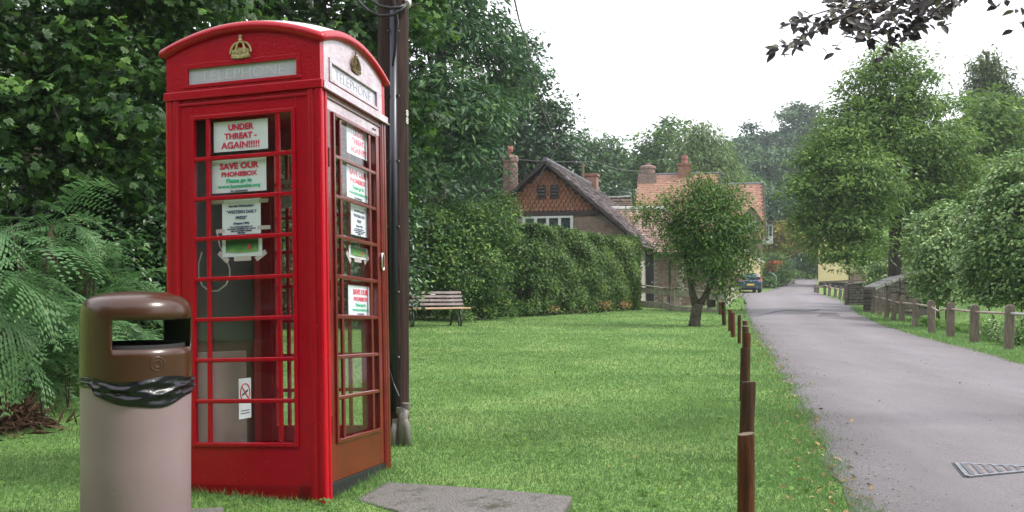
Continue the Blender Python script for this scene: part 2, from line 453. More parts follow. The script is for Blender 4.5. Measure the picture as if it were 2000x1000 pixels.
def oval_mesh(name, c, nrm, d, L, w, rnd, mat):
    n = len(c)
    d = d - nrm * np.sum(d * nrm, 1, keepdims=True)
    d /= np.linalg.norm(d, axis=1, keepdims=True) + 1e-9
    s = np.cross(nrm, d)
    L = L[:, None]; w = w[:, None]
    out = [(0, 0, 0), (.18, .36, .05), (.42, .5, .08), (.70, .34, .04), (1.0, 0, -.10), (.70, -.34, .04), (.42, -.5, .08), (.18, -.36, .05)]
    v = np.stack([c + d * L * x + s * w * y + nrm * w * z for x, y, z in out], 1)
    tri = np.array([[0, 2, 1], [0, 3, 2], [0, 4, 3], [0, 5, 4], [0, 6, 5], [0, 7, 6]])
    idx = (np.arange(n)[:, None, None] * 8 + tri[None]).reshape(-1)
    return raw_mesh(name, v.reshape(-1, 3), idx, np.repeat(rnd, 6), mat)

def palmate_mesh(name, c, nrm, d, L, rnd, mat, lobes=(-1.15, -.55, 0, .55, 1.15)):
    n = len(c)
    d = d - nrm * np.sum(d * nrm, 1, keepdims=True)
    d /= np.linalg.norm(d, axis=1, keepdims=True) + 1e-9
    s = np.cross(nrm, d)
    V = []
    for a in lobes:
        q = d * math.cos(a) + s * math.sin(a)
        r = s * math.cos(a) - d * math.sin(a)
        ln = (L * (1 - .28 * abs(a)))[:, None]
        V += [c, c + q * ln * .5 + r * ln * .27, c + q * ln - nrm * ln * .16, c + q * ln * .5 - r * ln * .27]
    v = np.stack(V, 1)
    k = len(lobes)
    tri = np.concatenate([np.array([[0, 2, 1], [0, 3, 2]]) + 4 * i for i in range(k)])
    idx = (np.arange(n)[:, None, None] * 4 * k + tri[None]).reshape(-1)
    return raw_mesh(name, v.reshape(-1, 3), idx, np.repeat(rnd, 2 * k), mat)

def foliage(name, blobs, L, mat, parent=None, cov=5.0, aspect=0.5, spray=None, flat=0.45, droop=0.25, seed=1, hang=0.0, shell=0.5, up=0.7, kind=None, per=30, palmate=False):
    """blobs: (centre, (rx, ry, rz)); leaves sit in flattened sprays spread through each blob"""
    rg = np.random.default_rng(seed)
    spray = spray or L * 2.6
    C, N, D, LL, RN = [], [], [], [], []
    for c, r in blobs:
        c = np.array(c); r = np.array(r)
        n = int(cov * math.pi * (r[0] * r[2] + r[0] * r[1] * 0.5) / (L * L * aspect * 0.5)) + 8
        ns = max(5, n // per)
        dirs = unit(rg, ns)
        f = rg.uniform(shell ** 2, 1.0, ns) ** 0.5
        f *= 1 + 0.16 * rg.normal(size=ns)
        sp = c + r * dirs * f[:, None]
        k = rg.integers(0, ns, n)
        off = np.clip(rg.normal(size=(n, 3)), -1.8, 1.8) * spray * 0.55
        off[:, 2] *= flat
        off[:, 2] -= hang * np.abs(rg.normal(size=n)) * spray
        # sprays droop away from the centre
        out = dirs[k]
        rad = off[:, 0] * out[:, 0] + off[:, 1] * out[:, 1]
        off[:, 2] -= droop * rad
        pos = sp[k] + off
        nn = out * 0.45 + np.array([0, 0, up]) + rg.normal(size=(n, 3)) * 0.42
        nn /= np.linalg.norm(nn, axis=1, keepdims=True)
        dd = out * np.array([0.8, 0.8, 0.2]) + rg.normal(size=(n, 3)) * 0.7 - np.array([0, 0, droop + hang * 1.5])
        srn = rg.uniform(0, 1, ns)
        C.append(pos); N.append(nn); D.append(dd)
        LL.append(L * rg.uniform(0.6, 1.3, n)); RN.append(np.clip(srn[k] * 0.68 + rg.uniform(0, 1, n) * 0.4, 0, 1))
    C = np.concatenate(C); LL = np.concatenate(LL)
    if palmate: me = palmate_mesh(name, C, np.concatenate(N), np.concatenate(D), LL, np.concatenate(RN), mat)
    else: me = leaf_mesh(name, C, np.concatenate(N), np.concatenate(D), LL, LL * aspect, np.concatenate(RN), mat, curl=0.08)
    o = bpy.data.objects.new(name, me)
    COL.objects.link(o)
    if parent is not None: o.parent = parent
    if kind: o['kind'] = kind
    return o

def B(lst, dz=1.0, dy=1.0):
    out = []
    for b in lst:
        u, v, Y, r = b[:4]
        rr = r * Y / F
        out.append((P(u, v, Y), (rr, rr * (b[4] if len(b) > 4 else dy), rr * dz)))
    return out

def limbs(mb, base, top, r0, blobs, seed, k=10, rl=0.35):
    rng = random.Random(seed)
    base, top = Vector(base), Vector(top)
    n = 7
    pts = []
    for i in range(n):
        t = i / (n - 1)
        p = base.lerp(top, t)
        p += Vector((rng.uniform(-1, 1), rng.uniform(-1, 1), 0)) * r0 * 0.5 * (t > 0) * (1 if i < n - 1 else 0)
        pts.append(p)
    rad = [r0 * (1.35 if i == 0 else 1) * (1 - 0.6 * i / (n - 1)) for i in range(n)]
    mb.tube(pts, rad, 10)
    for c, r in (blobs if len(blobs) <= k else rng.sample(list(blobs), k)):
        t = rng.uniform(0.35, 0.95)
        a = base.lerp(top, t)
        c = Vector(c)
        m = a.lerp(c, 0.5) + Vector((rng.uniform(-.3, .3), rng.uniform(-.3, .3), rng.uniform(0.1, 0.5))) * (c - a).length * 0.25
        mb.tube([a, m, c], [r0 * rl * (1 - 0.4 * t), r0 * rl * 0.55, r0 * 0.1], 6)
        for q in range(2):
            e = c + Vector((rng.uniform(-1, 1) * r[0], rng.uniform(-1, 1) * r[1], rng.uniform(-.4, .8) * r[2])) * 0.9
            mb.tube([m.lerp(c, 0.5), (m.lerp(c, .5) + e) / 2 + Vector((0, 0, r[2] * .1)), e], [r0 * rl * 0.35, r0 * 0.10, r0 * 0.04], 5)

def tree(name, label, blobs, base, top, r0, L, lmat, bark, seed, cat='tree', k=10, rl=0.35, **kw):
    base = Vector(base)
    t = empty(name, base)
    mb = MB()
    limbs(mb, base, top, r0, blobs, seed, k, rl)
    mb.v = [tuple(Vector(p) - base) for p in mb.v]
    mb.build('trunk', bark, t, smooth=True)
    bl = [(Vector(c) - base, r) for c, r in blobs]
    foliage('crown', bl, L, lmat, t, seed=seed, **kw)
    return tag(t, label, cat)

def bush(name, label, blobs, base, L, lmat, seed, cat='bush', stems=6, **kw):
    base = Vector(base)
    t = empty(name, base)
    bl = [(Vector(c) - base, r) for c, r in blobs]
    mb = MB()
    rng = random.Random(seed)
    for c, r in rng.sample(bl, min(stems, len(bl))):
        e = Vector(c)
        st = Vector((e.x * 0.6, e.y * 0.6, 0))
        mb.tube([st, st.lerp(e, .5) + Vector((rng.uniform(-.1, .1), rng.uniform(-.1, .1), 0)), e], [0.03, 0.02, 0.008], 5)
    mb.build('stem', m_twig, t, smooth=True)
    foliage('leaves', bl, L, lmat, t, seed=seed, **kw)
    return tag(t, label, cat)

# ------------------------------------------------------------------ ground heights
_le = [(1.05, -4), (1.30, 0), (1.55, 3)]
for u, v in [(1690, 1000), (1640, 940), (1605, 850), (1560, 770), (1530, 725), (1500, 680), (1478, 650), (1468, 630), (1458, 605), (1455, 588)]:
    g_ = G(u, v); _le.append((g_.x, g_.y))
for u, v, Y in [(1441, 575, 64), (1445, 573, 68), (1492, 571, 71), (1530, 557, 84), (1546, 548, 97), (1556, 544, 112)]:
    p_ = P(u, v, Y); _le.append((p_.x, Y))
_re = [(4.1, -4), (4.9, 0), (5.6, 5), (6.2, 9)]
for u, v in [(2000, 715), (1900, 685), (1800, 660), (1720, 635), (1680, 616), (1664, 606), (1664, 600), (1650, 598), (1640, 590)]:
    g_ = G(u, v); _re.append((g_.x, g_.y))
for u, v, Y in [(1610, 578, 62), (1593, 566, 74), (1592, 556, 84), (1596, 548, 96), (1640, 542, 112)]:
    p_ = P(u, v, Y); _re.append((p_.x, Y))
LEY, LEX = np.array([q[1] for q in _le]), np.array([q[0] for q in _le])
REY, REX = np.array([q[1] for q in _re]), np.array([q[0] for q in _re])
def xl(y): return np.interp(y, LEY, LEX)
def xr(y): return np.interp(y, REY, REX)

def prof(y): return np.interp(y, [-50, 32, 50, 66, 72, 84, 97, 112, 140, 200, 300, 420], [0, 0, 0.08, 0.22, 0.33, 0.78, 1.25, 1.5, 6, 22, 40, 52])
def bankx(y): return np.interp(y, [-5, 4, 9, 14, 22, 31, 39, 50, 60, 80, 110], [-6.5, -5.6, -4.9, -4.6, -3.2, 0.0, 4.6, 6.0, 9.0, 20.0, 27.0])

def smooth01(t):
    t = np.clip(t, 0, 1)
    return t * t * (3 - 2 * t)

def hgt(x, y):
    x = np.asarray(x, float); y = np.asarray(y, float)
    z = prof(y)
    dl = bankx(y) - x                      # wooded bank on the left
    z = z + np.where(dl > 0, 0.05 * np.minimum(dl, 3) + 0.42 * np.clip(dl - 2.5, 0, 45), 0)
    dr = x - (xr(y) + 1.35)                # beyond the roadside fence: a dip, then the bank
    dip = -0.28 * np.exp(-((dr - 1.3) / 0.9) ** 2)
    rise = 1.05 * smooth01((dr - 2.0) / 3.5) + 0.30 * np.clip(dr - 5.5, 0, 70)
    z = z + np.where(dr > -0.8, (dip + rise) * np.clip((dr + .8) / .8, 0, 1), 0) * np.clip((60 - y) / 20, 0.25, 1)
    # small bumps off the road
    off = np.clip(np.maximum(xl(y) - x, x - xr(y)) / 0.8, 0, 1)
    z = z + off * 0.007 * (np.sin(x * 2.3 + y * 1.1) + np.sin(x * 1.1 - y * 1.9 + 1))
    return z

def gz(x, y): return float(hgt(x, y))

# ground sheet
xs = np.unique(np.round(np.concatenate([np.arange(-150, -12, 4), np.arange(-12, 14, 0.3), np.arange(14, 40, 0.6), np.arange(40, 201, 4)]), 3))
ys = np.unique(np.round(np.concatenate([np.arange(-40, 0, 2), np.arange(0, 45, 0.4), np.arange(45, 120, 1), np.arange(120, 321, 6)]), 3))
XX, YY = np.meshgrid(xs, ys)
ZZ = hgt(XX, YY)
onroad = (XX > xl(YY) + .4) & (XX < xr(YY) - .4)
ZZ = ZZ - np.where(onroad, 0.03, 0)
nv = len(xs)
gm = bpy.data.meshes.new('ground')
ii, jj = np.meshgrid(np.arange(len(ys) - 1), np.arange(nv - 1), indexing='ij')
a_ = (ii * nv + jj).ravel()
quads = np.stack([a_, a_ + 1, a_ + nv + 1, a_ + nv], 1)
gm.from_pydata(np.stack([XX.ravel(), YY.ravel(), ZZ.ravel()], 1).tolist(), [], quads.tolist())
gm.polygons.foreach_set('use_smooth', [True] * len(gm.polygons))
m, t, b = _nodes('lawn_soil')
tc = t.nodes.new('ShaderNodeTexCoord')
n1 = t.nodes.new('ShaderNodeTexNoise'); n1.inputs['Scale'].default_value = 0.9; n1.inputs['Detail'].default_value = 8
n2 = t.nodes.new('ShaderNodeTexNoise'); n2.inputs['Scale'].default_value = 38; n2.inputs['Detail'].default_value = 4
t.links.new(tc.outputs['Object'], n1.inputs['Vector']); t.links.new(tc.outputs['Object'], n2.inputs['Vector'])
r1 = ramp(t, [(0.3, (0.10, 0.18, 0.04)), (0.5, (0.155, 0.265, 0.080)), (0.72, (0.22, 0.285, 0.10))])
t.links.new(n1.outputs[0], r1.inputs[0])
mx = t.nodes.new('ShaderNodeMix'); mx.data_type = 'RGBA'; mx.blend_type = 'MULTIPLY'
r2 = ramp(t, [(0.3, (0.55, 0.55, 0.5)), (0.7, (1.15, 1.15, 1.1))])
t.links.new(n2.outputs[0], r2.inputs[0])
mx.inputs['Factor'].default_value = 0.8
t.links.new(r1.outputs[0], mx.inputs['A']); t.links.new(r2.outputs[0], mx.inputs['B'])
t.links.new(mx.outputs['Result'], b.inputs['Base Color'])
b.inputs['Roughness'].default_value = 0.95
b.inputs['Specular IOR Level'].default_value = 0.1
bp = t.nodes.new('ShaderNodeBump'); bp.inputs['Strength'].default_value = 0.6; bp.inputs['Distance'].default_value = 0.03
t.links.new(n2.outputs[0], bp.inputs['Height']); t.links.new(bp.outputs[0], b.inputs['Normal'])
m_ground = m
gm.materials.append(m_ground)
go = bpy.data.objects.new('ground', gm); COL.objects.link(go)
tag(go, 'mown village green with wooded banks rising on both sides', None, None, 'structure')

# road
ry = np.unique(np.round(np.concatenate([np.arange(-4, 45, 0.35), np.arange(45, 112, 0.7)]), 3))
NR = 18
rv, rf = [], []
rng = random.Random(3)
for y in ry:
    a, c = float(xl(y)) - .06, float(xr(y)) + .06
    ja = 0.035 * math.sin(y * 5.3) + rng.uniform(-.035, .035)
    jc = 0.035 * math.sin(y * 4.1 + 2) + rng.uniform(-.035, .035)
    for k in range(NR + 1):
        tt = k / NR
        x = (a + ja) * (1 - tt) + (c + jc) * tt
        rv.append((x, y, float(prof(y)) + 0.008 + 0.034 * math.sin(math.pi * tt)))
for i in range(len(ry) - 1):
    for k in range(NR):
        q = i * (NR + 1) + k
        rf.append((q, q + 1, q + NR + 2, q + NR + 1))
rm = bpy.data.meshes.new('road'); rm.from_pydata(rv, [], rf)
rm.polygons.foreach_set('use_smooth', [True] * len(rm.polygons))
m, t, b = _nodes('worn_asphalt')
tc = t.nodes.new('ShaderNodeTexCoord')
def nz(scale, det=6, ro=0.6, st=None):
    n = t.nodes.new('ShaderNodeTexNoise'); n.inputs['Scale'].default_value = scale; n.inputs['Detail'].default_value = det; n.inputs['Roughness'].default_value = ro
    s_ = tc.outputs['Object']
    if st:
        mp = t.nodes.new('ShaderNodeMapping'); mp.inputs['Scale'].default_value = st; mp.inputs['Rotation'].default_value = (0, 0, R(16))
        t.links.new(s_, mp.inputs[0]); s_ = mp.outputs[0]
    t.links.new(s_, n.inputs['Vector']); return n
big = nz(0.8, 10, 0.72, (1.7, .5, 1)); fine = nz(85, 8, 0.85); grit = nz(120, 4, 0.8)
rb = ramp(t, [(0.28, (0.112, 0.102, 0.109)), (0.5, (0.142, 0.130, 0.139)), (0.75, (0.178, 0.165, 0.175))])
t.links.new(big.outputs[0], rb.inputs[0])
rfi = ramp(t, [(0.36, (0.50, 0.48, 0.50)), (0.5, (1.0, 1.0, 1.0)), (0.64, (1.45, 1.42, 1.42))])
t.links.new(fine.outputs[0], rfi.inputs[0])
mx = t.nodes.new('ShaderNodeMix'); mx.data_type = 'RGBA'; mx.blend_type = 'MULTIPLY'; mx.inputs['Factor'].default_value = 1
t.links.new(rb.outputs[0], mx.inputs['A']); t.links.new(rfi.outputs[0], mx.inputs['B'])
atn = t.nodes.new('ShaderNodeAttribute'); atn.attribute_name = 'across'
wob = t.nodes.new('ShaderNodeMath'); wob.operation = 'MULTIPLY_ADD'; wob.inputs[1].default_value = .16; wob.inputs[2].default_value = -.08
t.links.new(nz(1.3, 5, .6).outputs[0], wob.inputs[0])
adw = t.nodes.new('ShaderNodeMath'); adw.operation = 'ADD'
t.links.new(atn.outputs['Fac'], adw.inputs[0]); t.links.new(wob.outputs[0], adw.inputs[1])
rw = ramp(t, [(0.0, (.62, .62, .60)), (0.07, (.82, .81, .81)), (0.16, (.97, .97, .97)), (0.30, (1.08, 1.08, 1.10)), (0.5, (.93, .93, .92)), (0.68, (1.09, 1.09, 1.12)), (0.86, (.97, .96, .96)), (0.95, (.85, .85, .85)), (1.0, (.68, .68, .67))])
t.links.new(adw.outputs[0], rw.inputs[0])
mw_ = t.nodes.new('ShaderNodeMix'); mw_.data_type = 'RGBA'; mw_.blend_type = 'MULTIPLY'; mw_.inputs['Factor'].default_value = 1
t.links.new(mx.outputs['Result'], mw_.inputs['A']); t.links.new(rw.outputs[0], mw_.inputs['B'])
t.links.new(mw_.outputs['Result'], b.inputs['Base Color'])
b.inputs['Roughness'].default_value = 0.75
bp = t.nodes.new('ShaderNodeBump'); bp.inputs['Strength'].default_value = 0.5; bp.inputs['Distance'].default_value = 0.012
t.links.new(grit.outputs[0], bp.inputs['Height']); t.links.new(bp.outputs[0], b.inputs['Normal'])
m_road = m
rm.materials.append(m_road)
at_ = rm.attributes.new('across', 'FLOAT', 'POINT')
at_.data.foreach_set('value', [k / NR for _ in range(len(ry)) for k in range(NR + 1)])
ro = bpy.data.objects.new('road', rm); COL.objects.link(ro)
tag(ro, 'narrow grey lane winding away between the green and the stream', None, None, 'structure')
m_patch = M('dark_asphalt_patch', (0.085, 0.078, 0.088), 0.85, 0.15, 3, 0.3, 120)
m_track = M('pale_worn_wheel_track', (0.23, 0.22, 0.24), 0.8, 0.15, 2, 0.3, 120)

def roadz(x, y):
    tt = (x - float(xl(y))) / (float(xr(y)) - float(xl(y)))
    return float(prof(y)) + 0.008 + 0.034 * math.sin(math.pi * min(max(tt, 0), 1))

def sheet(name, pts, mat, lift, label):
    """a thin patch following the road surface: pts = quad strip of (left, right) pairs"""
    mb = MB()
    vs = []
    for (a, c) in pts:
        for p in (a, c): vs.append((p[0], p[1], roadz(p[0], p[1]) + lift))
    mb.add(vs, [(2 * i, 2 * i + 1, 2 * i + 3, 2 * i + 2) for i in range(len(pts) - 1)])
    o = mb.build(name, mat)
    return tag(o, label, None, None, 'structure')

def gp(u, v): q = G(u, v); return (q.x, q.y)
pa, pb = [], []
for i in range(9):
    k = i / 8
    pa.append((np.array(gp(1594, 620.5)) * (1 - k) + np.array(gp(1608, 613.5)) * k, np.array(gp(1642, 620)) * (1 - k) + np.array(gp(1634, 613)) * k))
sheet('road_patch', pa, m_patch, 0.008, 'darker square of newer asphalt in the lane')
rng = random.Random(8)
crack = []
for i in range(40):
    k = i / 39
    u = 1452 + 150 * k
    v = 617 - 11 * k + 2.2 * math.sin(k * 9) + rng.uniform(-.4, .4)
    a, c = gp(u, v + 0.9), gp(u, v - 0.9)
    crack.append((a, c))
sheet('road_joint', crack, m_patch, 0.010, 'thin dark joint running across the lane')

# ------------------------------------------------------------------ buildings
def tiles(mb, o, eu, ev, nu, nv, tw, th, lift, seed, shape='box', jitter=0.15):
    """rows of overlapping tiles from origin o along unit eave vector eu and unit slope vector ev"""
    rng = random.Random(seed)
    o, eu, ev = Vector(o), Vector(eu), Vector(ev)
    nrm = eu.cross(ev).normalized()
    for j in range(nv):
        for i in range(nu):
            q = o + eu * ((i + (0.5 if j % 2 else 0)) * tw) + ev * (j * th)
            if shape == 'box':
                l = lift * (1 + rng.uniform(-jitter, jitter) * 3)
                a = q + nrm * l; c = q + eu * tw * 0.94 + nrm * (l + rng.uniform(-.3, .3) * lift)
                d = ev * th * 1.12 + nrm * (0.15 * lift - l)
                vs = [a, c, c + d, a + d, a - nrm * lift * .95, c - nrm * lift * .95]
                mb.add(vs, [(0, 1, 2, 3), (0, 4, 5, 1), (0, 3, 4), (1, 5, 2)])
            else:
                l = lift * (1 + rng.uniform(-jitter, jitter) * 2)
                w = tw * 0.84
                pts = [(0, th * 1.1), (0, th * 0.42), (w * .14, th * .12), (w * .5, -th * .02), (w * .86, th * .12), (w, th * .42), (w, th * 1.1)]
                top = [q + eu * x + ev * y + nrm * (l * (1 - 0.75 * max(0, y) / (th * 1.1))) for x, y in pts]
                bot = [p - nrm * lift * 0.9 for p in top]
                k = len(top)
                mb.add(top + bot, [tuple(range(k - 1, -1, -1))] + [(n, n + 1, k + n + 1, k + n) for n in range(k - 1)])
    return mb

def bricks(mb, o, ex, ez, nw, nh, w, h, thick, seed, skip=None, gap=0.01):
    rng = random.Random(seed)
    o, ex, ez = Vector(o), Vector(ex), Vector(ez)
    nrm = ex.cross(ez).normalized()
    Mr = Matrix((ex, nrm, ez)).transposed()
    for j in range(nh):
        for i in range(nw):
            cx = (i + (0.5 if j % 2 else 0) + 0.5) * w
            cz = (j + 0.5) * h
            if skip and skip(cx, cz): continue
            p = o + ex * cx + ez * cz + nrm * (rng.uniform(-.25, .35) * thick)
            mb.box(p, (w - gap, thick, h - gap), Mr)
    return mb

# --- cottage with the tile-hung gable
cy = 37.0
az = -0.27
c0 = P(1066, 318, cy)
ct = empty('cottage', (c0.x, c0.y, gz(c0.x, c0.y)), az)
cz0 = gz(c0.x, c0.y)
AP = c0.z - cz0                              # ridge height at the gable
sl = 0.87                                    # roof slope
hw = 3.75                                    # half width to the eave
ev_ = AP - hw * sl
LEN = 12.5
TH0 = P(1066, 412, cy).z - cz0               # foot of the tile hanging
wl = MB()
wl.prism([(-hw + .25, 0), (hw - .25, 0), (hw - .25, ev_ + .1), (0, AP - .25), (-hw + .25, ev_ + .1)], lambda x, z: (x, 0.25, z), lambda x, z: (x, LEN, z))
wl.build('wall', m_mortar, ct)
MB().prism([(-2.3, TH0 - .02), (2.3, TH0 - .02), (0.12, AP - .28), (-.12, AP - .28)], lambda x, z: (x, .238, z), lambda x, z: (x, .2495, z)).build('tile_batten', m_timber, ct)
bk = MB()
bricks(bk, (-hw + .25, 0.24, 0), (1, 0, 0), (0, 0, 1), 32, int(TH0 / .085), (2 * hw - .5) / 32, 0.085, 0.03, 5,
       lambda x, z: (x < 1.9 or x > 0) and (z > ev_ + .1 + (hw - .25 - abs(x - hw + .25)) * sl - .05 or (1.5 < x < 4.5 and z > TH0 - 1.05)))
bk.build('brick', m_brick, ct, kind='stuff')
th = MB()
n_r = 15
tw_, tht_ = 0.185, 0.16
rows = int((AP - .22 - TH0) / tht_)
for j in range(rows):
    z = TH0 + j * tht_
    half = (AP - .22 - z) / sl
    n = max(1, int(2 * half / tw_ + .4))
    tiles(th, (-n * tw_ / 2 + (tw_ / 2 if j % 2 else 0) - tw_ / 4, 0.235, z), (1, 0, 0), (0, 0, 1), n, 1, tw_, tht_, 0.045, 40 + j, 'scallop')
th.build('hung_tile', m_tilehang, ct, kind='stuff')
bm_ = MB()
half = (AP - .2 - TH0) / sl
bm_.bb(-half, half, 0.16, 0.24, TH0 - .2, TH0 - .04)
bm_.build('timber_beam', m_timber, ct)
for sx in (-1, 1):
    mb = MB()
    mb.bar((0 - sx * .02, -0.05, AP + .02), (sx * (hw + .1), -0.05, ev_ - .1 * sl + .02), 0.09, 0.26, (0, 1, 0))
    mb.build('bargeboard', m_timber, ct)
    for q in (0.55, 0.92):
        k = MB(); k.bar((sx * hw * q, 0.0, AP - hw * q * sl - .18), (sx * hw * q + sx * .02, 0.24, AP - hw * q * sl - .22), .12, .16)
        k.build('bracket', m_timber, ct)
ul = math.hypot(1, sl)
for sx in (-1, 1):
    rf_ = MB()
    evv = Vector((-sx / ul, 0, sl / ul))
    L_s = (hw + .15) * ul
    o0 = Vector((sx * (hw + .15), -0.12, AP - (hw + .15) * sl + .1))
    if sx > 0: tiles(rf_, o0, (0, 1, 0), evv, int((LEN + .3) / .26), int(L_s / .19), 0.26, 0.19, 0.03, 60)
    else: tiles(rf_, o0 + Vector((0, LEN + .3, 0)), (0, -1, 0), evv, int((LEN + .3) / .26), int(L_s / .19), 0.26, 0.19, 0.03, 61)
    rf_.build('roof_tile', m_tileroof, ct, kind='stuff')
    bd = MB(); bd.add([o0 + Vector((0, 0, -.10)), o0 + Vector((0, LEN + .2, -.10)), Vector((0, LEN + .1, AP)), Vector((0, -.12, AP)),
                       o0 + Vector((0, 0, -.03)), o0 + Vector((0, LEN + .2, -.03)), Vector((0, LEN + .1, AP + .07)), Vector((0, -.12, AP + .07))],
                      [(0, 1, 2, 3), (4, 5, 6, 7), (0, 1, 5, 4), (1, 2, 6, 5), (2, 3, 7, 6), (3, 0, 4, 7)])
    bd.build('roof', m_tileroof, ct)
rt = MB().tube([(0, -.16, 0), (0, .12, 0), (0, .28, 0)], [.10, .10, .09], 8).mesh('ridge_tile', m_lead)
for i in range(int(LEN / .45)):
    inst('ridge_tile', rt, ct, Matrix.Translation((0, i * .45, AP + .12 + .014 * (i % 2))))
# louvres
for lx in (-.22, .32):
    lv = MB()
    zc = P(1066, 372, cy).z - cz0
    lv.bb(lx - .2, lx + .2, .14, .235, zc - .28, zc - .24); lv.bb(lx - .17, lx + .17, .15, .235, zc + .2, zc + .24)
    lv.bb(lx - .17, lx - .13, .15, .235, zc - .24, zc + .2); lv.bb(lx + .13, lx + .17, .15, .235, zc - .24, zc + .2)
    f_ = lv.build('louvre_window', m_timber, ct)
    MB().bb(lx - .13, lx + .13, .2, .235, zc - .24, zc + .2).build('louvre_back', m_dark, f_)
    for q in range(3):
        MB().box((lx, .17, zc - .14 + q * .13), (.27, .05, .05), Matrix.Rotation(.5, 3, 'X')).build('louvre_slat', m_tileroof, f_)
# four-light window
wx0, wx1 = -.95, 1.03
zt, zb = TH0 - .2, TH0 - 1.15
wn = MB()
for q in range(5):
    x = wx0 + (wx1 - wx0) * q / 4
    wn.bb(x - .055, x + .055, .12, .24, zb, zt)
wn.bb(wx0, wx1, .13, .24, zt - .08, zt - .001); wn.bb(wx0 - .1, wx1 + .1, .10, .24, zb - .08, zb - .001)
wf = wn.build('window', m_white, ct)
for q in range(4):
    x = wx0 + (wx1 - wx0) * (q + .5) / 4
    MB().bb(x - .19, x + .19, .19, .235, zb, zt - .08).build('pane', m_carglass, wf)
# round chimney on the left and small square chimney behind
cc = P(997, 345, cy + 1.2) - Vector((c0.x, c0.y, cz0))
cl = Matrix.Rotation(-az, 3, 'Z') @ cc
ch = MB().lathe([(0.28, -3.2), (0.285, 0.55), (0.33, 0.62), (0.34, 0.78), (0.29, 0.86), (0.1, 0.88)], 18, (cl.x, cl.y, cl.z)).build('round_chimney', m_chimney, ct)
MB().lathe([(0.12, 0.86), (0.105, 1.05), (0.12, 1.10), (0.10, 1.25), (.09, 1.2)], 12, (cl.x, cl.y, cl.z)).build('chimney_pot', m_terra, ch, smooth=True)
bb_ = MB()
rng = random.Random(9)
for j in range(36):
    for i in range(9):
        a = 2 * math.pi * (i + .5 * (j % 2)) / 9
        rr = .287 + rng.uniform(0, .012)
        bb_.box((cl.x + rr * math.cos(a), cl.y + rr * math.sin(a), cl.z - 3.1 + j * .1), (.03, .175, .085), Matrix.Rotation(a, 3, 'Z'))
bb_.build('chimney_brick', m_chimney, ch, kind='stuff')
c2 = MB().bb(-.3, .3, 9.7, 10.3, AP - .5, AP + .55).bb(-.36, .36, 9.64, 10.36, AP + .552, AP + .68).build('square_chimney', m_brick_red, ct)
tag(ct, 'brick cottage with orange tile-hung gable and steep dark tiled roof behind the hedge', 'cottage')

# --- extension with dark door
EY = 40.0
e0 = P(1222, 590, EY); e1 = P(1332, 590, EY)
ez = gz((e0.x + e1.x) / 2, EY)
ex = empty('brick_outbuilding', (e0.x, EY, ez), 0)
W_ = e1.x - e0.x
EV = P(1280, 490, EY).z - ez
MB().bb(0, W_, .06, 4.5, -.5, EV).build('wall', m_mortar, ex)
dx0, dx1 = (1238 - 1222) / F * EY, (1277 - 1222) / F * EY
bricks(MB(), (0, .05, -.3), (1, 0, 0), (0, 0, 1), 11, int((EV + .3) / .1), W_ / 11.5, .1, .04, 7, lambda x, z: dx0 - .1 < x < dx1 + .1).build('brick', m_brick, ex, kind='stuff')
dr = MB().bb(dx0, dx1, .0, .059, -.1, EV - .05).build('door', m_doordark, ex)
for i, (px, pz) in enumerate([(0, .12), (1, .12), (0, 1.05), (1, 1.05), (0, 1.85), (1, 1.85)]):
    w_ = (dx1 - dx0) / 2
    MB().bb(dx0 + px * w_ + .06, dx0 + (px + 1) * w_ - .06, -.022, -.001, pz, pz + (.75 if pz < 1.8 else .4)).build('door_panel', m_doordark, dr, bevel=.008)
MB().tube([(dx1 - .08, -.03, 1.05), (dx1 - .08, -.07, 1.05)], .03, 8).build('door_knob', m_steel, dr)
# roof slope
rl_ = 3.9
sv = Vector((0, .84, .54)).normalized()
rr_ = MB(); tiles(rr_, (-.35, -.35, EV - .08), (1, 0, 0), sv, int((W_ + .75) / .2), int(rl_ / .16), .2, .16, .03, 11); rr_.build('roof_tile', m_tilemix, ex, kind='stuff')
MB().add([(-.35, -.35, EV - .12), (W_ + .4, -.35, EV - .12), Vector((W_ + .4, -.35, EV - .12)) + sv * rl_, Vector((-.35, -.35, EV - .12)) + sv * rl_,
          (-.35, -.35, EV - .18), (W_ + .4, -.35, EV - .18), Vector((W_ + .4, -.35, EV - .18)) + sv * rl_, Vector((-.35, -.35, EV - .18)) + sv * rl_],
         [(0, 1, 2, 3), (4, 7, 6, 5), (0, 4, 5, 1), (1, 5, 6, 2), (2, 6, 7, 3), (3, 7, 4, 0)]).build('roof', m_timber, ex)
re_ = Vector((-.35, -.35, EV - .08)) + sv * rl_
rt2 = MB().tube([(0, 0, 0), (.34, 0, 0)], .13, 8).mesh('ridge_tile', m_coping)
for i in range(int((W_ + .7) / .35)):
    inst('ridge_tile', rt2, ex, Matrix.Translation((re_.x + i * .35, re_.y, re_.z + .02)))
gx = (1308 - 1222) / F * EY
MB().tube([(gx + .25, -.3, EV - .12), (gx + .2, -.12, EV - .28), (gx, -.06, EV - .5), (gx, -.06, 0.05), (gx, -.2, 0.0)], .045, 8).build('downpipe', m_timber, ex, smooth=True)
MB().bb(-.3, W_ + .4, -.48, -.37, EV - .16, EV - .06).build('gutter', m_timber, ex)
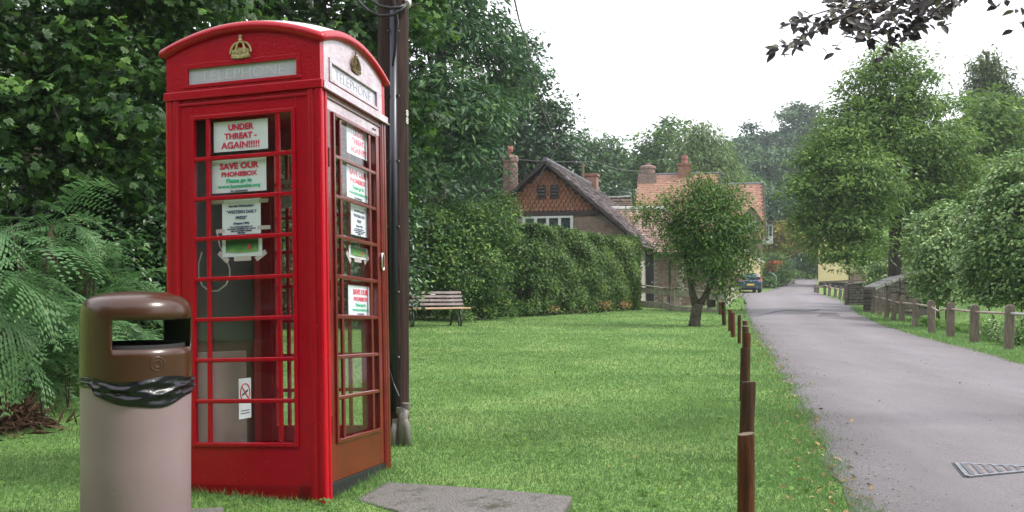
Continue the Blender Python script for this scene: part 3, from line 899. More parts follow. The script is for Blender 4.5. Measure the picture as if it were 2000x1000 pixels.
# right-hand end: window bay and stone wall further along
sw = MB().bb(W_ + .01, W_ + 1.5, .9, 4.2, -.5, EV + .3).build('side_wall', m_stonehouse, ex)
bricks(MB(), (W_ + .01, .88, -.3), (1, 0, 0), (0, 0, 1), 5, 22, .28, .13, .05, 17, None, .02).build('stone', m_stonehouse, ex, kind='stuff')
wf = MB()
wx = W_ + .04
for q in (0, .36): wf.bb(wx, wx + .06, .12 + q, .18 + q, .75, 2.0)
wf.bb(wx, wx + .06, .12, .54, .7, .749); wf.bb(wx, wx + .06, .12, .54, 2.001, 2.05)
wf = wf.build('side_window', m_white, ex)
MB().bb(wx, wx + .03, .181, .479, .75, 2.0).build('pane', m_carglass, wf)
tag(ex, 'low brick outbuilding with dark panelled door and lichen-speckled roof right of the hedge', 'outbuilding')

# --- house with orange roof behind the small tree
HY = 79.0
h0 = P(1246, 343, HY)
haz = -.20
hz0 = gz(h0.x + 5, HY)
ho = empty('orange_roofed_house', (h0.x, h0.y, hz0), haz)
def along(u):                                # distance along the ridge that lines up with photo column u
    k = (u - 1000) / F
    return (k * h0.y - h0.x) / (math.cos(haz) - k * math.sin(haz))
dep, sl2 = 4.1, 1.10
RZ = h0.z - hz0
XM, HL = along(1405), along(1489)
RW = RZ - (365 - 343) / F * 78
EZ = RW - dep * sl2
def house_block(x0, x1, rz, dp, sd, front=True):
    ez_ = rz - dp * sl2
    MB().prism([(-dp + .2, -1), (dp - .2, -1), (dp - .2, ez_ + .1), (0, rz - .2), (-dp + .2, ez_ + .1)], lambda y, z: (x0 + .25, y, z), lambda y, z: (x1 - .25, y, z)).build('wall', m_stonehouse, ho)
    ul = math.hypot(1, sl2)
    for sy in (-1, 1):
        q = MB()
        evv = Vector((0, -sy / ul, sl2 / ul))
        if sy < 0: tiles(q, (x0, -dp - .2, ez_ - .2 * sl2 + .06), (1, 0, 0), evv, int((x1 - x0) / .3), int((dp + .2) * ul / .22), .3, .22, .025, sd)
        else: tiles(q, (x1, dp + .2, ez_ - .2 * sl2 + .06), (-1, 0, 0), evv, int((x1 - x0) / .3), int((dp + .2) * ul / .22), .3, .22, .025, sd + 1)
        q.build('roof_tile', m_tileorange, ho, kind='stuff')
        MB().add([(x0, sy * (dp + .2), ez_ - .2 * sl2), (x1, sy * (dp + .2), ez_ - .2 * sl2), (x1, 0, rz), (x0, 0, rz),
                  (x0, sy * (dp + .2), ez_ - .2 * sl2 - .1), (x1, sy * (dp + .2), ez_ - .2 * sl2 - .1), (x1, 0, rz - .1), (x0, 0, rz - .1)],
                 [(0, 1, 2, 3), (4, 7, 6, 5), (0, 4, 5, 1), (1, 5, 6, 2), (3, 0, 4, 7)]).build('roof', m_tileorange, ho)
        MB().bar((x1 + .06, sy * (dp + .3), ez_ - .3 * sl2 + .02), (x1 + .06, 0, rz + .05), .1, .3).build('bargeboard', m_timber, ho)
    MB().tube([(x0, 0, rz + .06), (x1, 0, rz + .06)], .1, 8).build('ridge', m_lead, ho)
house_block(0, XM, RZ, 4.6, 71)
house_block(XM + .01, HL, RW, dep, 75)
sc1 = MB().bb(.1, 1.6, -.75, .3, RZ - 2.2, RZ + .1).lathe([(.60, .1), (.62, .45), (.70, .52), (.70, .70), (.55, .78), (.2, .82), (.2, 1.0), (.02, 1.02)], 14, (.85, -.22, RZ)).build('stone_chimney', m_chimney, ho)
mb = MB()
rng = random.Random(4)
for j in range(11):
    for i in range(7):
        mb.box((.2 + i * .215 + rng.uniform(-.02, .02), -.76, RZ - 2.0 + j * .19), (.18, .05, .15))
mb.build('chimney_stone', m_stonehouse, sc1, kind='stuff')
xc = along(1337)
MB().bb(xc - .5, xc + .5, -.4, .4, RZ - .6, RZ + .75).bb(xc - .6, xc + .6, -.5, .5, RZ + .751, RZ + .92).lathe([(.3, .92), (.25, 1.25), (.3, 1.3), (.26, 1.6), (.02, 1.6)], 12, (xc, 0, RZ)).build('red_chimney', m_terra, ho)
# dormer in the roof slope
xd = along(1462)
dm = MB().prism([(-.8, 0), (.8, 0), (.8, 1.0), (0, 2.0), (-.8, 1.0)], lambda x, z: (xd + x, -dep * .93, EZ + .25 + z), lambda x, z: (xd + x, -.9, EZ + .25 + z)).build('dormer', m_stonehouse, ho)
for sx in (-1, 1):
    MB().bar((xd + sx * .95, -dep * .97, EZ + 1.08), (xd, -dep * .97, EZ + 2.32), .1, .14, (0, 1, 0)).build('bargeboard', m_timber, dm)
    MB().add([(xd + sx * 1.0, -dep, EZ + 1.0), (xd, -dep, EZ + 2.33), (xd, -.7, EZ + 2.33), (xd + sx * 1.0, -.7, EZ + 1.0), (xd + sx * 1.0, -dep, EZ + 1.1), (xd, -dep, EZ + 2.43), (xd, -.7, EZ + 2.43), (xd + sx * 1.0, -.7, EZ + 1.1)],
             [(0, 1, 2, 3), (4, 7, 6, 5), (0, 4, 5, 1), (3, 2, 6, 7), (0, 3, 7, 4)]).build('dormer_roof', m_tileorange, dm)
MB().bb(xd - .4, xd + .4, -dep * .96, -dep * .931, EZ + .4, EZ + 1.2).build('dormer_window', m_white, dm)
# white oriel on the gable end
o_ = MB().bb(HL - .2, HL + .75, -1.4, .6, EZ - .5, EZ + 1.1).build('oriel_window', m_white, ho)
for q in range(3):
    MB().bb(HL - .1 + q * .28, HL + .1 + q * .28, -1.43, -1.401, EZ + .1, EZ + .9).build('pane', m_carglass, o_)
MB().bb(HL - .2, HL + 1.0, -1.7, .8, EZ + 1.101, EZ + 1.25).build('oriel_roof', m_timber, o_)
tag(ho, 'house with long orange tiled roof and stone chimney behind the small green tree', 'house')

# --- cream garage behind the car
g0 = P(1436, 545, 73); g1 = P(1485, 545, 73)
gzz = gz(g1.x, 73)
ga = empty('cream_garage', (g0.x, 73, gzz))
gw = g1.x - g0.x
gh = P(1460, 512, 73).z - gzz
MB().prism([(0, 0), (gw, 0), (gw, gh), (gw * .4, gh + .9), (0, gh)], lambda x, z: (x, 0, z), lambda x, z: (x, 3, z)).build('wall', m_cream, ga)
for sx, xe in ((-1, -.2), (1, gw + .2)):
    MB().bar((gw * .4, -.1, gh + 1.0), (xe, -.1, gh - .02), .16, .16, (0, 1, 0)).build('bargeboard', m_white, ga)
    x1 = gw * .4
    MB().add([(xe, -.15, gh - .02), (x1, -.15, gh + 1.0), (x1, 3.1, gh + 1.0), (xe, 3.1, gh - .02), (xe, -.15, gh + .08), (x1, -.15, gh + 1.1), (x1, 3.1, gh + 1.1), (xe, 3.1, gh + .08)],
             [(0, 1, 2, 3), (4, 7, 6, 5), (0, 4, 5, 1), (3, 2, 6, 7), (0, 3, 7, 4)]).build('roof', m_coping, ga)
tag(ga, 'small cream building with white bargeboard behind the blue car', 'garage')

# --- cream house on the right beyond the bridge
q0 = P(1598, 545, 80); q1 = P(1690, 545, 80)
qz = float(prof(80)) - .2
ch_ = empty('cream_house', (q0.x, 80, qz), -.36)
qw = q1.x - q0.x
MB().bb(0, qw, 0, 5, .62, 4.6).build('wall', m_cream, ch_)
MB().bb(0.03, qw - .03, .05, 5, -.6, .62).build('plinth', m_black, ch_)
MB().prism([(-.3, 4.6), (5.3, 4.6), (2.5, 6.8)], lambda y, z: (-.3, y, z), lambda y, z: (qw + .3, y, z)).build('roof', m_tileroof, ch_)
w_ = MB().bb(qw * .72, qw * .9, -.05, -.001, 2.2, 3.4).build('window', m_white, ch_)
MB().bb(qw * .74, qw * .88, -.07, -.051, 2.3, 3.3).build('pane', m_carglass, w_)
MB().tube([(qw * .62, -.08, 4.4), (qw * .62, -.08, 0)], .06, 6).build('downpipe', m_timber, ch_)
tag(ch_, 'cream rendered house with dark plinth half hidden by the big tree', 'house')

# --- walls
def stone_wall(name, label, pts, thick, seed, mat=m_stone, sw_=.34, sh=.13, coping=None, cop_t=.1):
    """pts: (x, y, z_base, z_top) along the wall; stones laid in rough courses on both faces"""
    rng = random.Random(seed)
    o = empty(name, pts[0][:3])
    base = Vector(pts[0][:3])
    core, st, cp = MB(), MB(), MB()
    for a, c in zip(pts[:-1], pts[1:]):
        pa_, pc_ = Vector((a[0], a[1], 0)), Vector((c[0], c[1], 0))
        d = (pc_ - pa_); ln = d.length; d.normalize(); nn = Vector((-d.y, d.x, 0))
        for sgn in (-1, 1):
            pass
        vs = []
        for p, zb, zt in ((pa_, a[2], a[3]), (pc_, c[2], c[3])):
            for sg in (-1, 1):
                for z in (zb - .4, zt - .02):
                    vs.append(p + nn * sg * thick / 2 + Vector((0, 0, z)) - base)
        core.add(vs, [(0, 1, 5, 4), (2, 6, 7, 3), (0, 2, 3, 1), (4, 5, 7, 6), (1, 3, 7, 5), (0, 4, 6, 2)])
        Mr = Matrix((d, nn, Vector((0, 0, 1)))).transposed()
        zmin, zmax = min(a[2], c[2]), max(a[3], c[3])
        j = 0
        z = zmin
        while z < zmax:
            hh = sh * rng.uniform(.75, 1.3)
            x = rng.uniform(-.15, 0)
            while x < ln:
                w = sw_ * rng.uniform(.6, 1.5)
                xm = min(max(x + w / 2, w / 2), ln - w / 2) if ln > w else ln / 2
                k = xm / ln
                if a[2] * (1 - k) + c[2] * k - .1 < z + hh / 2 < a[3] * (1 - k) + c[3] * k - .02:
                    for sg in (-1, 1):
                        st.box(pa_ + d * xm + nn * sg * (thick / 2 + rng.uniform(-.01, .02)) + Vector((0, 0, z + hh / 2)) - base, (w - .025, .07, hh - .022), Mr)
                x += w
            z += hh
        for e_, p in ((0, pa_), (1, pc_)):
            zz = (a if e_ == 0 else c)
            z = zz[2]
            while z < zz[3] - .05:
                hh = sh * rng.uniform(.75, 1.3)
                st.box(p + d * (-.015 if e_ == 0 else .015) + Vector((0, 0, z + hh / 2)) - base, (.06, thick * .9, hh - .022), Mr)
                z += hh
        if coping:
            x = 0
            while x < ln - .05:
                w = min(rng.uniform(.3, .6), ln - x)
                k = (x + w / 2) / ln
                zt = a[3] * (1 - k) + c[3] * k
                tilt = Matrix.Rotation(-math.atan2(c[3] - a[3], ln), 3, 'Y')
                cp.box(pa_ + d * (x + w / 2) + Vector((0, 0, zt + cop_t / 2 + rng.uniform(-.01, .015))) - base, (w - .02, thick + .1, cop_t), Mr @ tilt)
                x += w
    core.build('core', m_mortar_dk, o)
    st.build('stone', mat, o, kind='stuff', bevel=.012, seg=1)
    if coping: cp.build('coping_stone', coping, o, kind='stuff', bevel=.015, seg=1)
    return tag(o, label, 'wall')

def wp(u, vb, vt, Y):
    a = P(u, vb, Y); c = P(u, vt, Y)
    return (a.x, a.y, a.z, c.z)
stone_wall('bridge_parapet', 'squared dark stone bridge parapet at the far end of the post fence', [wp(1654, 597, 557, 42), wp(1703, 598, 553, 42), wp(1735, 575, 553, 46)], .45, 2, sw_=.3, sh=.13, coping=m_stone, cop_t=.08)
stone_wall('sloping_wall', 'mossy stone wall with pale sloping coping climbing behind the post fence', [wp(1697, 612, 566, 33.5), wp(1745, 610, 549, 34), wp(1775, 600, 541, 34.5), wp(1815, 590, 527, 35)], .5, 4, coping=m_coping, cop_t=.12, sw_=.4, sh=.16)
mm = MB()
rng = random.Random(6)
for i in range(46):
    k = rng.random()
    q = P(1752 + 34 * k, 547.5 - 9 * k, 34.15)
    mm.lathe([(.01, .07), (.07, .05), (.1, 0)], 7, (q.x + rng.uniform(-.1, .1), q.y - .15 + rng.uniform(-.15, .2), q.z + rng.uniform(-.02, .03)))
tag(mm.build('moss', m_moss, None, smooth=True), 'yellow-green moss cushion on the sloping wall coping', 'moss', None, 'stuff')
stone_wall('garden_wall', 'pale-topped garden wall on the bank behind the dark cottage roof', [wp(1186, 470, 388, 50), wp(1232, 470, 386, 50)], .4, 12, mat=m_stonehouse, coping=m_coping)
stone_wall('far_stone_wall', 'short reddish stone wall under the big tree beyond the bridge', [wp(1664, 556, 531, 60), wp(1688, 556, 527, 60)], .5, 13, mat=m_stonehouse, coping=None)
# ------------------------------------------------------------------ telephone box
H = 0.4575
def rodr(r):
    v = Vector(r); a = v.length
    return Matrix.Rotation(a, 3, v.normalized()) if a > 1e-9 else Matrix.Identity(3)
BOXR = rodr((-0.0565, -0.0252, 0)) @ Matrix.Rotation(-0.2376, 3, 'Z')
BOXT = Vector((-0.9364, 4.6532, CH - 1.0888)) + BOXR @ Vector((-H, H, 0))
BOXM = Matrix.Translation(BOXT) @ BOXR.to_4x4()
BOXI = BOXM.inverted()
def FK(k): return Matrix.Rotation(k * math.pi / 2, 4, 'Z')

def hit(u, v, k, n):
    """where the sight line through photo pixel (u, v) meets side k of the box at offset n outward: (s, z)"""
    Mi = (BOXM @ FK(k)).inverted()
    o = Mi @ Vector((0, 0, CH)); q = Mi @ P(u, v, 5)
    d = q - o
    tt = (-(H + n) - o.y) / d.y
    p = o + d * tt
    return p.x, p.z

ZT, ZB, OP = 2.0088, 0.2492, 0.3065
box = empty('telephone_box', mw=BOXM)
tag(box, 'red telephone box with crowns and notices in its windows standing on the grass', 'telephone box')

MB().bb(-H + .012, H - .012, -H + .012, H - .012, -.12, .055).build('plinth', m_black, box, bevel=.004)
post = [(.088, .024), (.088, .006), (.074, .006), (.070, -.001), (.052, -.001), (.047, .008), (.037, .008), (.031, .0), (.013, .0), (.004, .004)]
poly = post + [(b_, a_) for a_, b_ in reversed(post)]
pm = MB().prism(poly, lambda a_, b_: (H - a_, -H + b_, -0.05), lambda a_, b_: (H - a_, -H + b_, 2.099))
pmesh = pm.mesh('corner_post', m_red)
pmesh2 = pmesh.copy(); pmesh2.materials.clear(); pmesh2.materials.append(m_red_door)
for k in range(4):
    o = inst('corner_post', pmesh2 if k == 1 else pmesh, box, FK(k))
    bv = o.modifiers.new('bevel', 'BEVEL'); bv.width = .0025; bv.segments = 2

bar_h = MB().box((0, 0, 0), (2 * OP - .044, .020, .022)).mesh('glazing_bar', m_red)
bar_v = MB().box((0, 0, 0), (.024, .018, ZT - ZB - .044)).mesh('glazing_bar', m_red)
bar_h2 = MB().box((0, 0, 0), (2 * OP - .044, .020, .022)).mesh('glazing_bar', m_red_door)
bar_v2 = MB().box((0, 0, 0), (.024, .018, ZT - ZB - .044)).mesh('glazing_bar', m_red_door)
PH = (ZT - ZB - .044) / 8
gw_, gn_ = .384, .0605
pane_w = MB().box((0, 0, 0), (gw_ + .006, .004, PH - .016)).mesh('glass_pane', m_glass)
pane_n = MB().box((0, 0, 0), (gn_ + .006, .004, PH - .016)).mesh('glass_pane', m_glass)

def panel(name, k, mat, glazed=True):
    p = MB()
    e = H - .080
    z0 = -0.06 if k != 1 else 0.058
    yo, yi = -H + .012, -H + .042
    if glazed:
        p.bb(-e, -OP, yo, yi, z0, 2.099); p.bb(OP, e, yo, yi, z0, 2.099)
        p.bb(-OP, OP, yo, yi, z0, ZB); p.bb(-OP, OP, yo, yi, ZT, 2.099)
    else:
        p.bb(-e, e, yo, yi, 0, 2.099)
    if k == 1:
        p = MB(); p.bb(-e, -OP, yo, yi, z0, ZT); p.bb(OP, e, yo, yi, z0, ZT); p.bb(-OP, OP, yo, yi, z0, ZB)
    o = p.build(name, mat, box, bevel=.002)
    o.matrix_basis = FK(k)
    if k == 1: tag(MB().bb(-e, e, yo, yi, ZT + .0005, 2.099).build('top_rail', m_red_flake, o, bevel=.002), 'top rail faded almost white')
    mo = MB()
    mo.bb(-e, e, yo - .008, yo - .0005, 2.066, 2.080)
    mo.bb(-e + .001, -e + .009, yo - .006, yo - .0005, z0 + .01, 2.065); mo.bb(e - .009, e - .001, yo - .006, yo - .0005, z0 + .01, 2.065)
    mo.build('bead_moulding', mat, o, bevel=.003)
    if glazed:
        fr = MB()
        f0, f1 = yo - .012, yo + .02
        fr.bb(-OP, -OP + .022, f0, f1, ZB, ZT); fr.bb(OP - .022, OP, f0, f1, ZB, ZT)
        fr.bb(-OP + .022, OP - .022, f0, f1, ZB, ZB + .022); fr.bb(-OP + .022, OP - .022, f0, f1, ZT - .022, ZT)
        fr.build('glazing_frame', mat, o, bevel=.004)
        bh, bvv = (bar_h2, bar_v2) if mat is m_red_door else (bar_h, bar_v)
        for j in range(1, 8):
            q = inst('glazing_bar', bh, o, Matrix.Translation((0, yo, ZB + .022 + j * PH)))
            q.modifiers.new('bevel', 'BEVEL').width = .004
        for sx in (-1, 1):
            q = inst('glazing_bar', bvv, o, Matrix.Translation((sx * (.192 + .0121), yo + .0015, (ZT + ZB) / 2)))
            q.modifiers.new('bevel', 'BEVEL').width = .004
        for j in range(8):
            zc = ZB + .022 + (j + .5) * PH
            inst('glass_pane', pane_w, o, Matrix.Translation((0, yo + .014, zc)))
            for sx in (-1, 1):
                inst('glass_pane', pane_n, o, Matrix.Translation((sx * (.2165 + gn_ / 2 - .003), yo + .014, zc)))
    return o
front = panel('side_panel', 0, m_red)
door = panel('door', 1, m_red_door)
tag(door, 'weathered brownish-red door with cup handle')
rear = panel('side_panel', 2, m_red)
back = panel('back_panel', 3, m_red, False)
# door furniture
s_, z_ = hit(751, 512, 1, 0)
hd = MB()
n_ = 20
ring = [(.020 * math.cos(a), .052 * math.sin(a)) for a in [2 * math.pi * i / n_ for i in range(n_)]]
hd.tube([(.375 + x, -H + .004, z_ + z) for x, z in ring] + [(.375 + ring[0][0], -H + .004, z_ + ring[0][1])], .006, 6, False)
hd.prism(ring, lambda x, z: (.375 + x * .9, -H + .011, z_ + z * .9), lambda x, z: (.375 + x * .9, -H + .006, z_ + z * .9))
hd.build('handle', m_steel, door, smooth=True)
for z in (.35, 1.05, 1.75):
    MB().tube([(-.372, -H + .004, z - .05), (-.372, -H + .004, z + .05)], .009, 8).build('hinge', m_red_door, door)
for x in (.27, .30):
    MB().tube([(x, -H + .013, 2.037), (x, -H + .006, 2.037)], .006, 8).build('bolt', m_black, door)

# cornice
def ringbox(mb, r0, r1, z0, z1):
    mb.bb(-r1, r1, -r1, -r0, z0, z1); mb.bb(-r1, r1, r0, r1, z0, z1)
    mb.bb(-r1, -r0, -r0, r0, z0, z1); mb.bb(r0, r1, -r0, r0, z0, z1)
    return mb
co = ringbox(MB(), H - .06, H + .006, 2.100, 2.146).build('cornice', m_red, box, bevel=.005)
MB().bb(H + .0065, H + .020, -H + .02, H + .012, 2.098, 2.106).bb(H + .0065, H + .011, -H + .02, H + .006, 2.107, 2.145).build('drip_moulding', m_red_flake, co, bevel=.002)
# pediments with sign, crown
def arch(s): return 2.335 + .098 * (1 - (s / H) ** 2)
SG0, SG1, SGW = 2.180, 2.266, .318
def crown(mat, parent, k):
    mb = MB()
    zc, n0 = 2.300, -H + .006
    for i in range(9):
        s = -.046 + i * .0115
        mb.box((s, n0 - .008, zc + .010 - .006 * (1 - (s / .05) ** 2)), (.0113, .014, .020))
        if i % 2 == 0: mb.lathe([(.001, .006), (.005, .003), (.005, -.003), (.001, -.006)], 6, (s, n0 - .016, zc + .011 - .006 * (1 - (s / .05) ** 2)))
    for i in range(5):     # fleurons and crosses on the band
        s = -.044 + i * .022
        hh = .022 if i % 2 == 0 else .014
        mb.lathe([(.001, hh + .003), (.007, hh - .003), (.006, hh - .010), (.003, .0)], 6, (s, n0 - .010, zc + .018))
    for sg in (-1, 1):     # arches
        for am in (1.0, .42):
            pts = []
            for i in range(9):
                a = i / 8
                x = sg * am * .062 * math.sin(math.pi * (.86 - .86 * a) * .62 + .0) if a < 1 else 0
                x = sg * am * (.060 * math.cos(a * math.pi / 2) ** .75 if a < 1 else 0)
                pts.append((x, n0 - .008 - .004 * (am < 1), zc + .024 + .058 * math.sin(a * math.pi / 2) ** 1.1))
            mb.tube(pts, .0055, 6)
            for i in range(1, 8):
                mb.lathe([(.001, .004), (.0045, 0), (.001, -.004)], 5, (pts[i][0], pts[i][1] - .005, pts[i][2]))
    mb.lathe([(.001, .012), (.009, .007), (.011, 0), (.009, -.007), (.001, -.011)], 10, (0, n0 - .010, zc + .092))
    mb.box((0, n0 - .010, zc + .112), (.006, .008, .018)); mb.box((0, n0 - .010, zc + .113), (.018, .0082, .006))
    # cap lining
    mb.prism([(-.044, .02), (.044, .02), (.040, .045), (.020, .058), (0, .050), (-.020, .058), (-.040, .045)], lambda x, z: (x, n0 - .001, zc + z), lambda x, z: (x, n0 - .006, zc + z))
    o = mb.build('crown_emblem', mat, parent)
    return o
TEXTS = []
def text(body, size, mat, parent, mb_, align='CENTER', extrude=.0006, offset=0.0, xs=1.0, name='lettering'):
    TEXTS.append((body, size, mat, parent, mb_, align, extrude, offset, xs, name))
TXM = Matrix.Rotation(math.pi / 2, 4, 'X')
for k in range(4):
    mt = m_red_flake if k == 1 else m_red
    e = H - .006
    yo, yi = -H + .006, -H + .05
    pd = MB()
    ww = e if k % 2 == 0 else e - .045
    pd.bb(-ww, -SGW - .001, yo, yi, 2.147, SG1); pd.bb(SGW + .001, ww, yo, yi, 2.147, SG1)
    pd.bb(-SGW, SGW, yo, yi, 2.147, SG0 - .001)
    pts = [(-ww, SG1 + .0005), (ww, SG1 + .0005)] + [(ww * (1 - 2 * i / 16), arch(ww * (1 - 2 * i / 16)) + .012) for i in range(17)]
    pd.prism(pts, lambda x, z: (x, yo, z), lambda x, z: (x, yi, z))
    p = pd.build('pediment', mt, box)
    p.matrix_basis = FK(k)
    fr = MB()
    g = .026
    fr.bb(-SGW - g, SGW + g, yo - .006, yo - .0005, SG1, SG1 + g); fr.bb(-SGW - g, SGW + g, yo - .006, yo - .0005, SG0 - g + .008, SG0)
    fr.bb(-SGW - g, -SGW, yo - .006, yo - .0005, SG0, SG1); fr.bb(SGW, SGW + g, yo - .006, yo - .0005, SG0, SG1)
    fr.build('sign_frame', mt, p, bevel=.002)
    gl = MB().bb(-SGW, SGW, yo + .008, yo + .014, SG0, SG1).build('sign_glass', m_opal, p)
    text('TELEPHONE', .082, m_letter if k != 1 else m_letter_shaded, p, Matrix.Translation((0, yo + .008, SG0 + .014)) @ TXM, extrude=.0012, offset=-.0016 if k != 1 else -.0022, xs=1.13)
    crown(m_gold if k != 1 else m_bronze, p, k)
# roof: sail vault with a thick rim
NRF = 20
HR = H + .016
rv_, rf__ = [], []
def zroof(x, y): return 2.588 - .105 * (x * x + y * y) / (HR * HR)
for j in range(NRF + 1):
    for i in range(NRF + 1):
        x, y = -HR + 2 * HR * i / NRF, -HR + 2 * HR * j / NRF
        rv_.append((x, y, zroof(x, y)))
for j in range(NRF):
    for i in range(NRF):
        q = j * (NRF + 1) + i
        rf__.append((q, q + 1, q + NRF + 2, q + NRF + 1))
rfm = MB().add(rv_, rf__)
edge = [(i, 0) for i in range(NRF)] + [(NRF, j) for j in range(NRF)] + [(NRF - i, NRF) for i in range(NRF)] + [(0, NRF - j) for j in range(NRF)]
E0 = [(-HR + 2 * HR * i / NRF, -HR + 2 * HR * j / NRF) for i, j in edge]
prof_ = [(.975, .0035), (1.0, 0.0005), (1.012, -.012), (1.014, -.028), (1.0, -.040), (.94, -.042)]
ev2 = []
for kx, dz in prof_:
    ev2 += [(x * kx, y * kx, (zroof(x * kx, y * kx) if kx < 1 and dz > 0 else zroof(x, y)) + dz) for x, y in E0]
ne = len(E0)
rfm = MB().add(ev2, [(a * ne + i, a * ne + (i + 1) % ne, (a + 1) * ne + (i + 1) % ne, (a + 1) * ne + i) for a in range(len(prof_) - 1) for i in range(ne)])
rfm.build('roof_rim', m_red, box, smooth=True)
rfo = MB().add(rv_, rf__).build('roof', m_roof_sky_sheen, box, smooth=True)
# interior: floor and backboard on the side opposite the door
MB().bb(-H + .05, H - .05, -H + .05, H - .05, .056, .07).build('floor', m_concrete, box)
MB().bb(-H + .05, H - .05, -H + .05, H - .05, 2.11, 2.14).build('ceiling', m_red, box)
m_maroon = M('dark_maroon_lining', (0.045, 0.005, 0.009), 0.5, 0.2, 6)
MB().bb(-H + .0425, -H + .0455, -.385, .385, .07, 2.09).build('inner_lining', m_maroon, box)
bb1 = MB().bb(-H + .046, -H + .066, -.36, .36, .80, 2.02).build('backboard', m_boardblack, box)
bb2 = MB().bb(-H + .046, -H + .10, -.33, .20, .09, .74).build('lower_board', m_boardgrey, box, bevel=.004)

def paper_on(k, corners, n, name, label, group=None, thick=.0012, mat=m_paper, curl=.0):
    """a sheet on side k of the box, corners given as photo pixels"""
    hs = [hit(u, v, k, n) for u, v in corners]
    s0, s1 = (hs[0][0] + hs[3][0]) / 2, (hs[1][0] + hs[2][0]) / 2
    z1, z0 = (hs[0][1] + hs[1][1]) / 2, (hs[2][1] + hs[3][1]) / 2
    w, h = s1 - s0, z1 - z0
    mw = BOXM @ FK(k) @ Matrix.Translation(((s0 + s1) / 2, -(H + n), (z0 + z1) / 2))
    mb = MB()
    nx = 8
    vs = []
    for i in range(nx + 1):
        x = -w / 2 + w * i / nx
        y = curl * math.sin(math.pi * i / nx)
        vs += [(x, y, -h / 2), (x, y, h / 2), (x, y + thick, -h / 2), (x, y + thick, h / 2)]
    fs = []
    for i in range(nx):
        q = i * 4
        fs += [(q, q + 4, q + 5, q + 1), (q + 2, q + 3, q + 7, q + 6), (q, q + 2, q + 6, q + 4), (q + 1, q + 5, q + 7, q + 3)]
    fs += [(0, 1, 3, 2), (nx * 4, nx * 4 + 2, nx * 4 + 3, nx * 4 + 1)]
    o = mb.add(vs, fs).build(name, mat)
    o.matrix_world = mw
    tag(o, label, 'notice', group)
    return o, w, h
def tx(o, body, size, z, mat, bold=0.0, xs=1.0, w=None, x=0):
    text(body, size, mat, o, Matrix.Translation((x, -.0002, z)) @ TXM, extrude=.0010, offset=bold, xs=xs)
NG = -.034
def under(o, w, h):
    tx(o, 'UNDER', h * .27, h * .20, m_ink_red, .0016, 1.0)
    tx(o, 'THREAT -', h * .27, -h * .09, m_ink_red, .0016, 1.0)
    tx(o, 'AGAIN!!!!!', h * .30, -h * .40, m_ink_red, .0010, 1.04)
def save(o, w, h):
    tx(o, 'SAVE OUR', h * .24, h * .20, m_ink_red, .0016, 1.12)
    tx(o, 'PHONEBOX', h * .19, -h * .02, m_ink_red, .0010, 1.12)
    tx(o, 'Please go to', h * .155, -h * .20, m_ink_green, .0012, 1.1)
    tx(o, 'www.luccombe.org', h * .145, -h * .36, m_ink_green, .0008, 1.2)
    tx(o, 'to comment', h * .10, -h * .485, m_ink_blue, .0003, 1.1)
def press(o, w, h):
    tx(o, "See this Wednesday's", h * .092, h * .28, m_ink_blue, .0003, .98)
    tx(o, '\u201cWESTERN DAILY', h * .13, h * .10, m_ink_blue, .0002, .92)
    tx(o, 'PRESS\u201d', h * .13, -h * .07, m_ink_blue, .0002, .95)
    tx(o, '(August 19th)', h * .09, -h * .21, m_ink_blue, .0003, 1)
    for i, l in enumerate(['For a centre-page feature on', "Luccombe's telephone box, removal", 'plans and mobile coverage', 'difficulties.']):
        tx(o, l, h * .066, -h * .30 - i * h * .058, m_ink_blue, .0002, .92)
o, w, h = paper_on(0, [(417, 238), (522, 232), (524, 291), (418, 297)], NG, 'notice', 'white notice reading UNDER THREAT - AGAIN!!!!! in the front window of the telephone box', curl=.003); under(o, w, h)
o, w, h = paper_on(0, [(414, 312), (520, 306), (520, 373), (414, 377)], NG, 'notice', 'white notice reading SAVE OUR PHONEBOX in the front window of the telephone box', curl=.003); save(o, w, h)
o, w, h = paper_on(0, [(433, 391), (508, 387), (510, 456), (435, 459)], NG, 'notice', 'white notice about the WESTERN DAILY PRESS in the front window of the telephone box', curl=.002); press(o, w, h)
for cx, cz, ww, rr in ((-.62 * w, .45 * h, .10, 0), (.58 * w, .42 * h, .07, 0), (-.55 * w, -.38 * h, .07, 0), (.58 * w, -.34 * h, .10, .02)):
    k_ = MB().box((0, 0, 0), (ww * .75, .0012, .020)).build('tape', m_tape, o); k_.matrix_basis = Matrix.Translation((cx, .0006, cz)) @ Matrix.Rotation(rr, 4, 'Y')
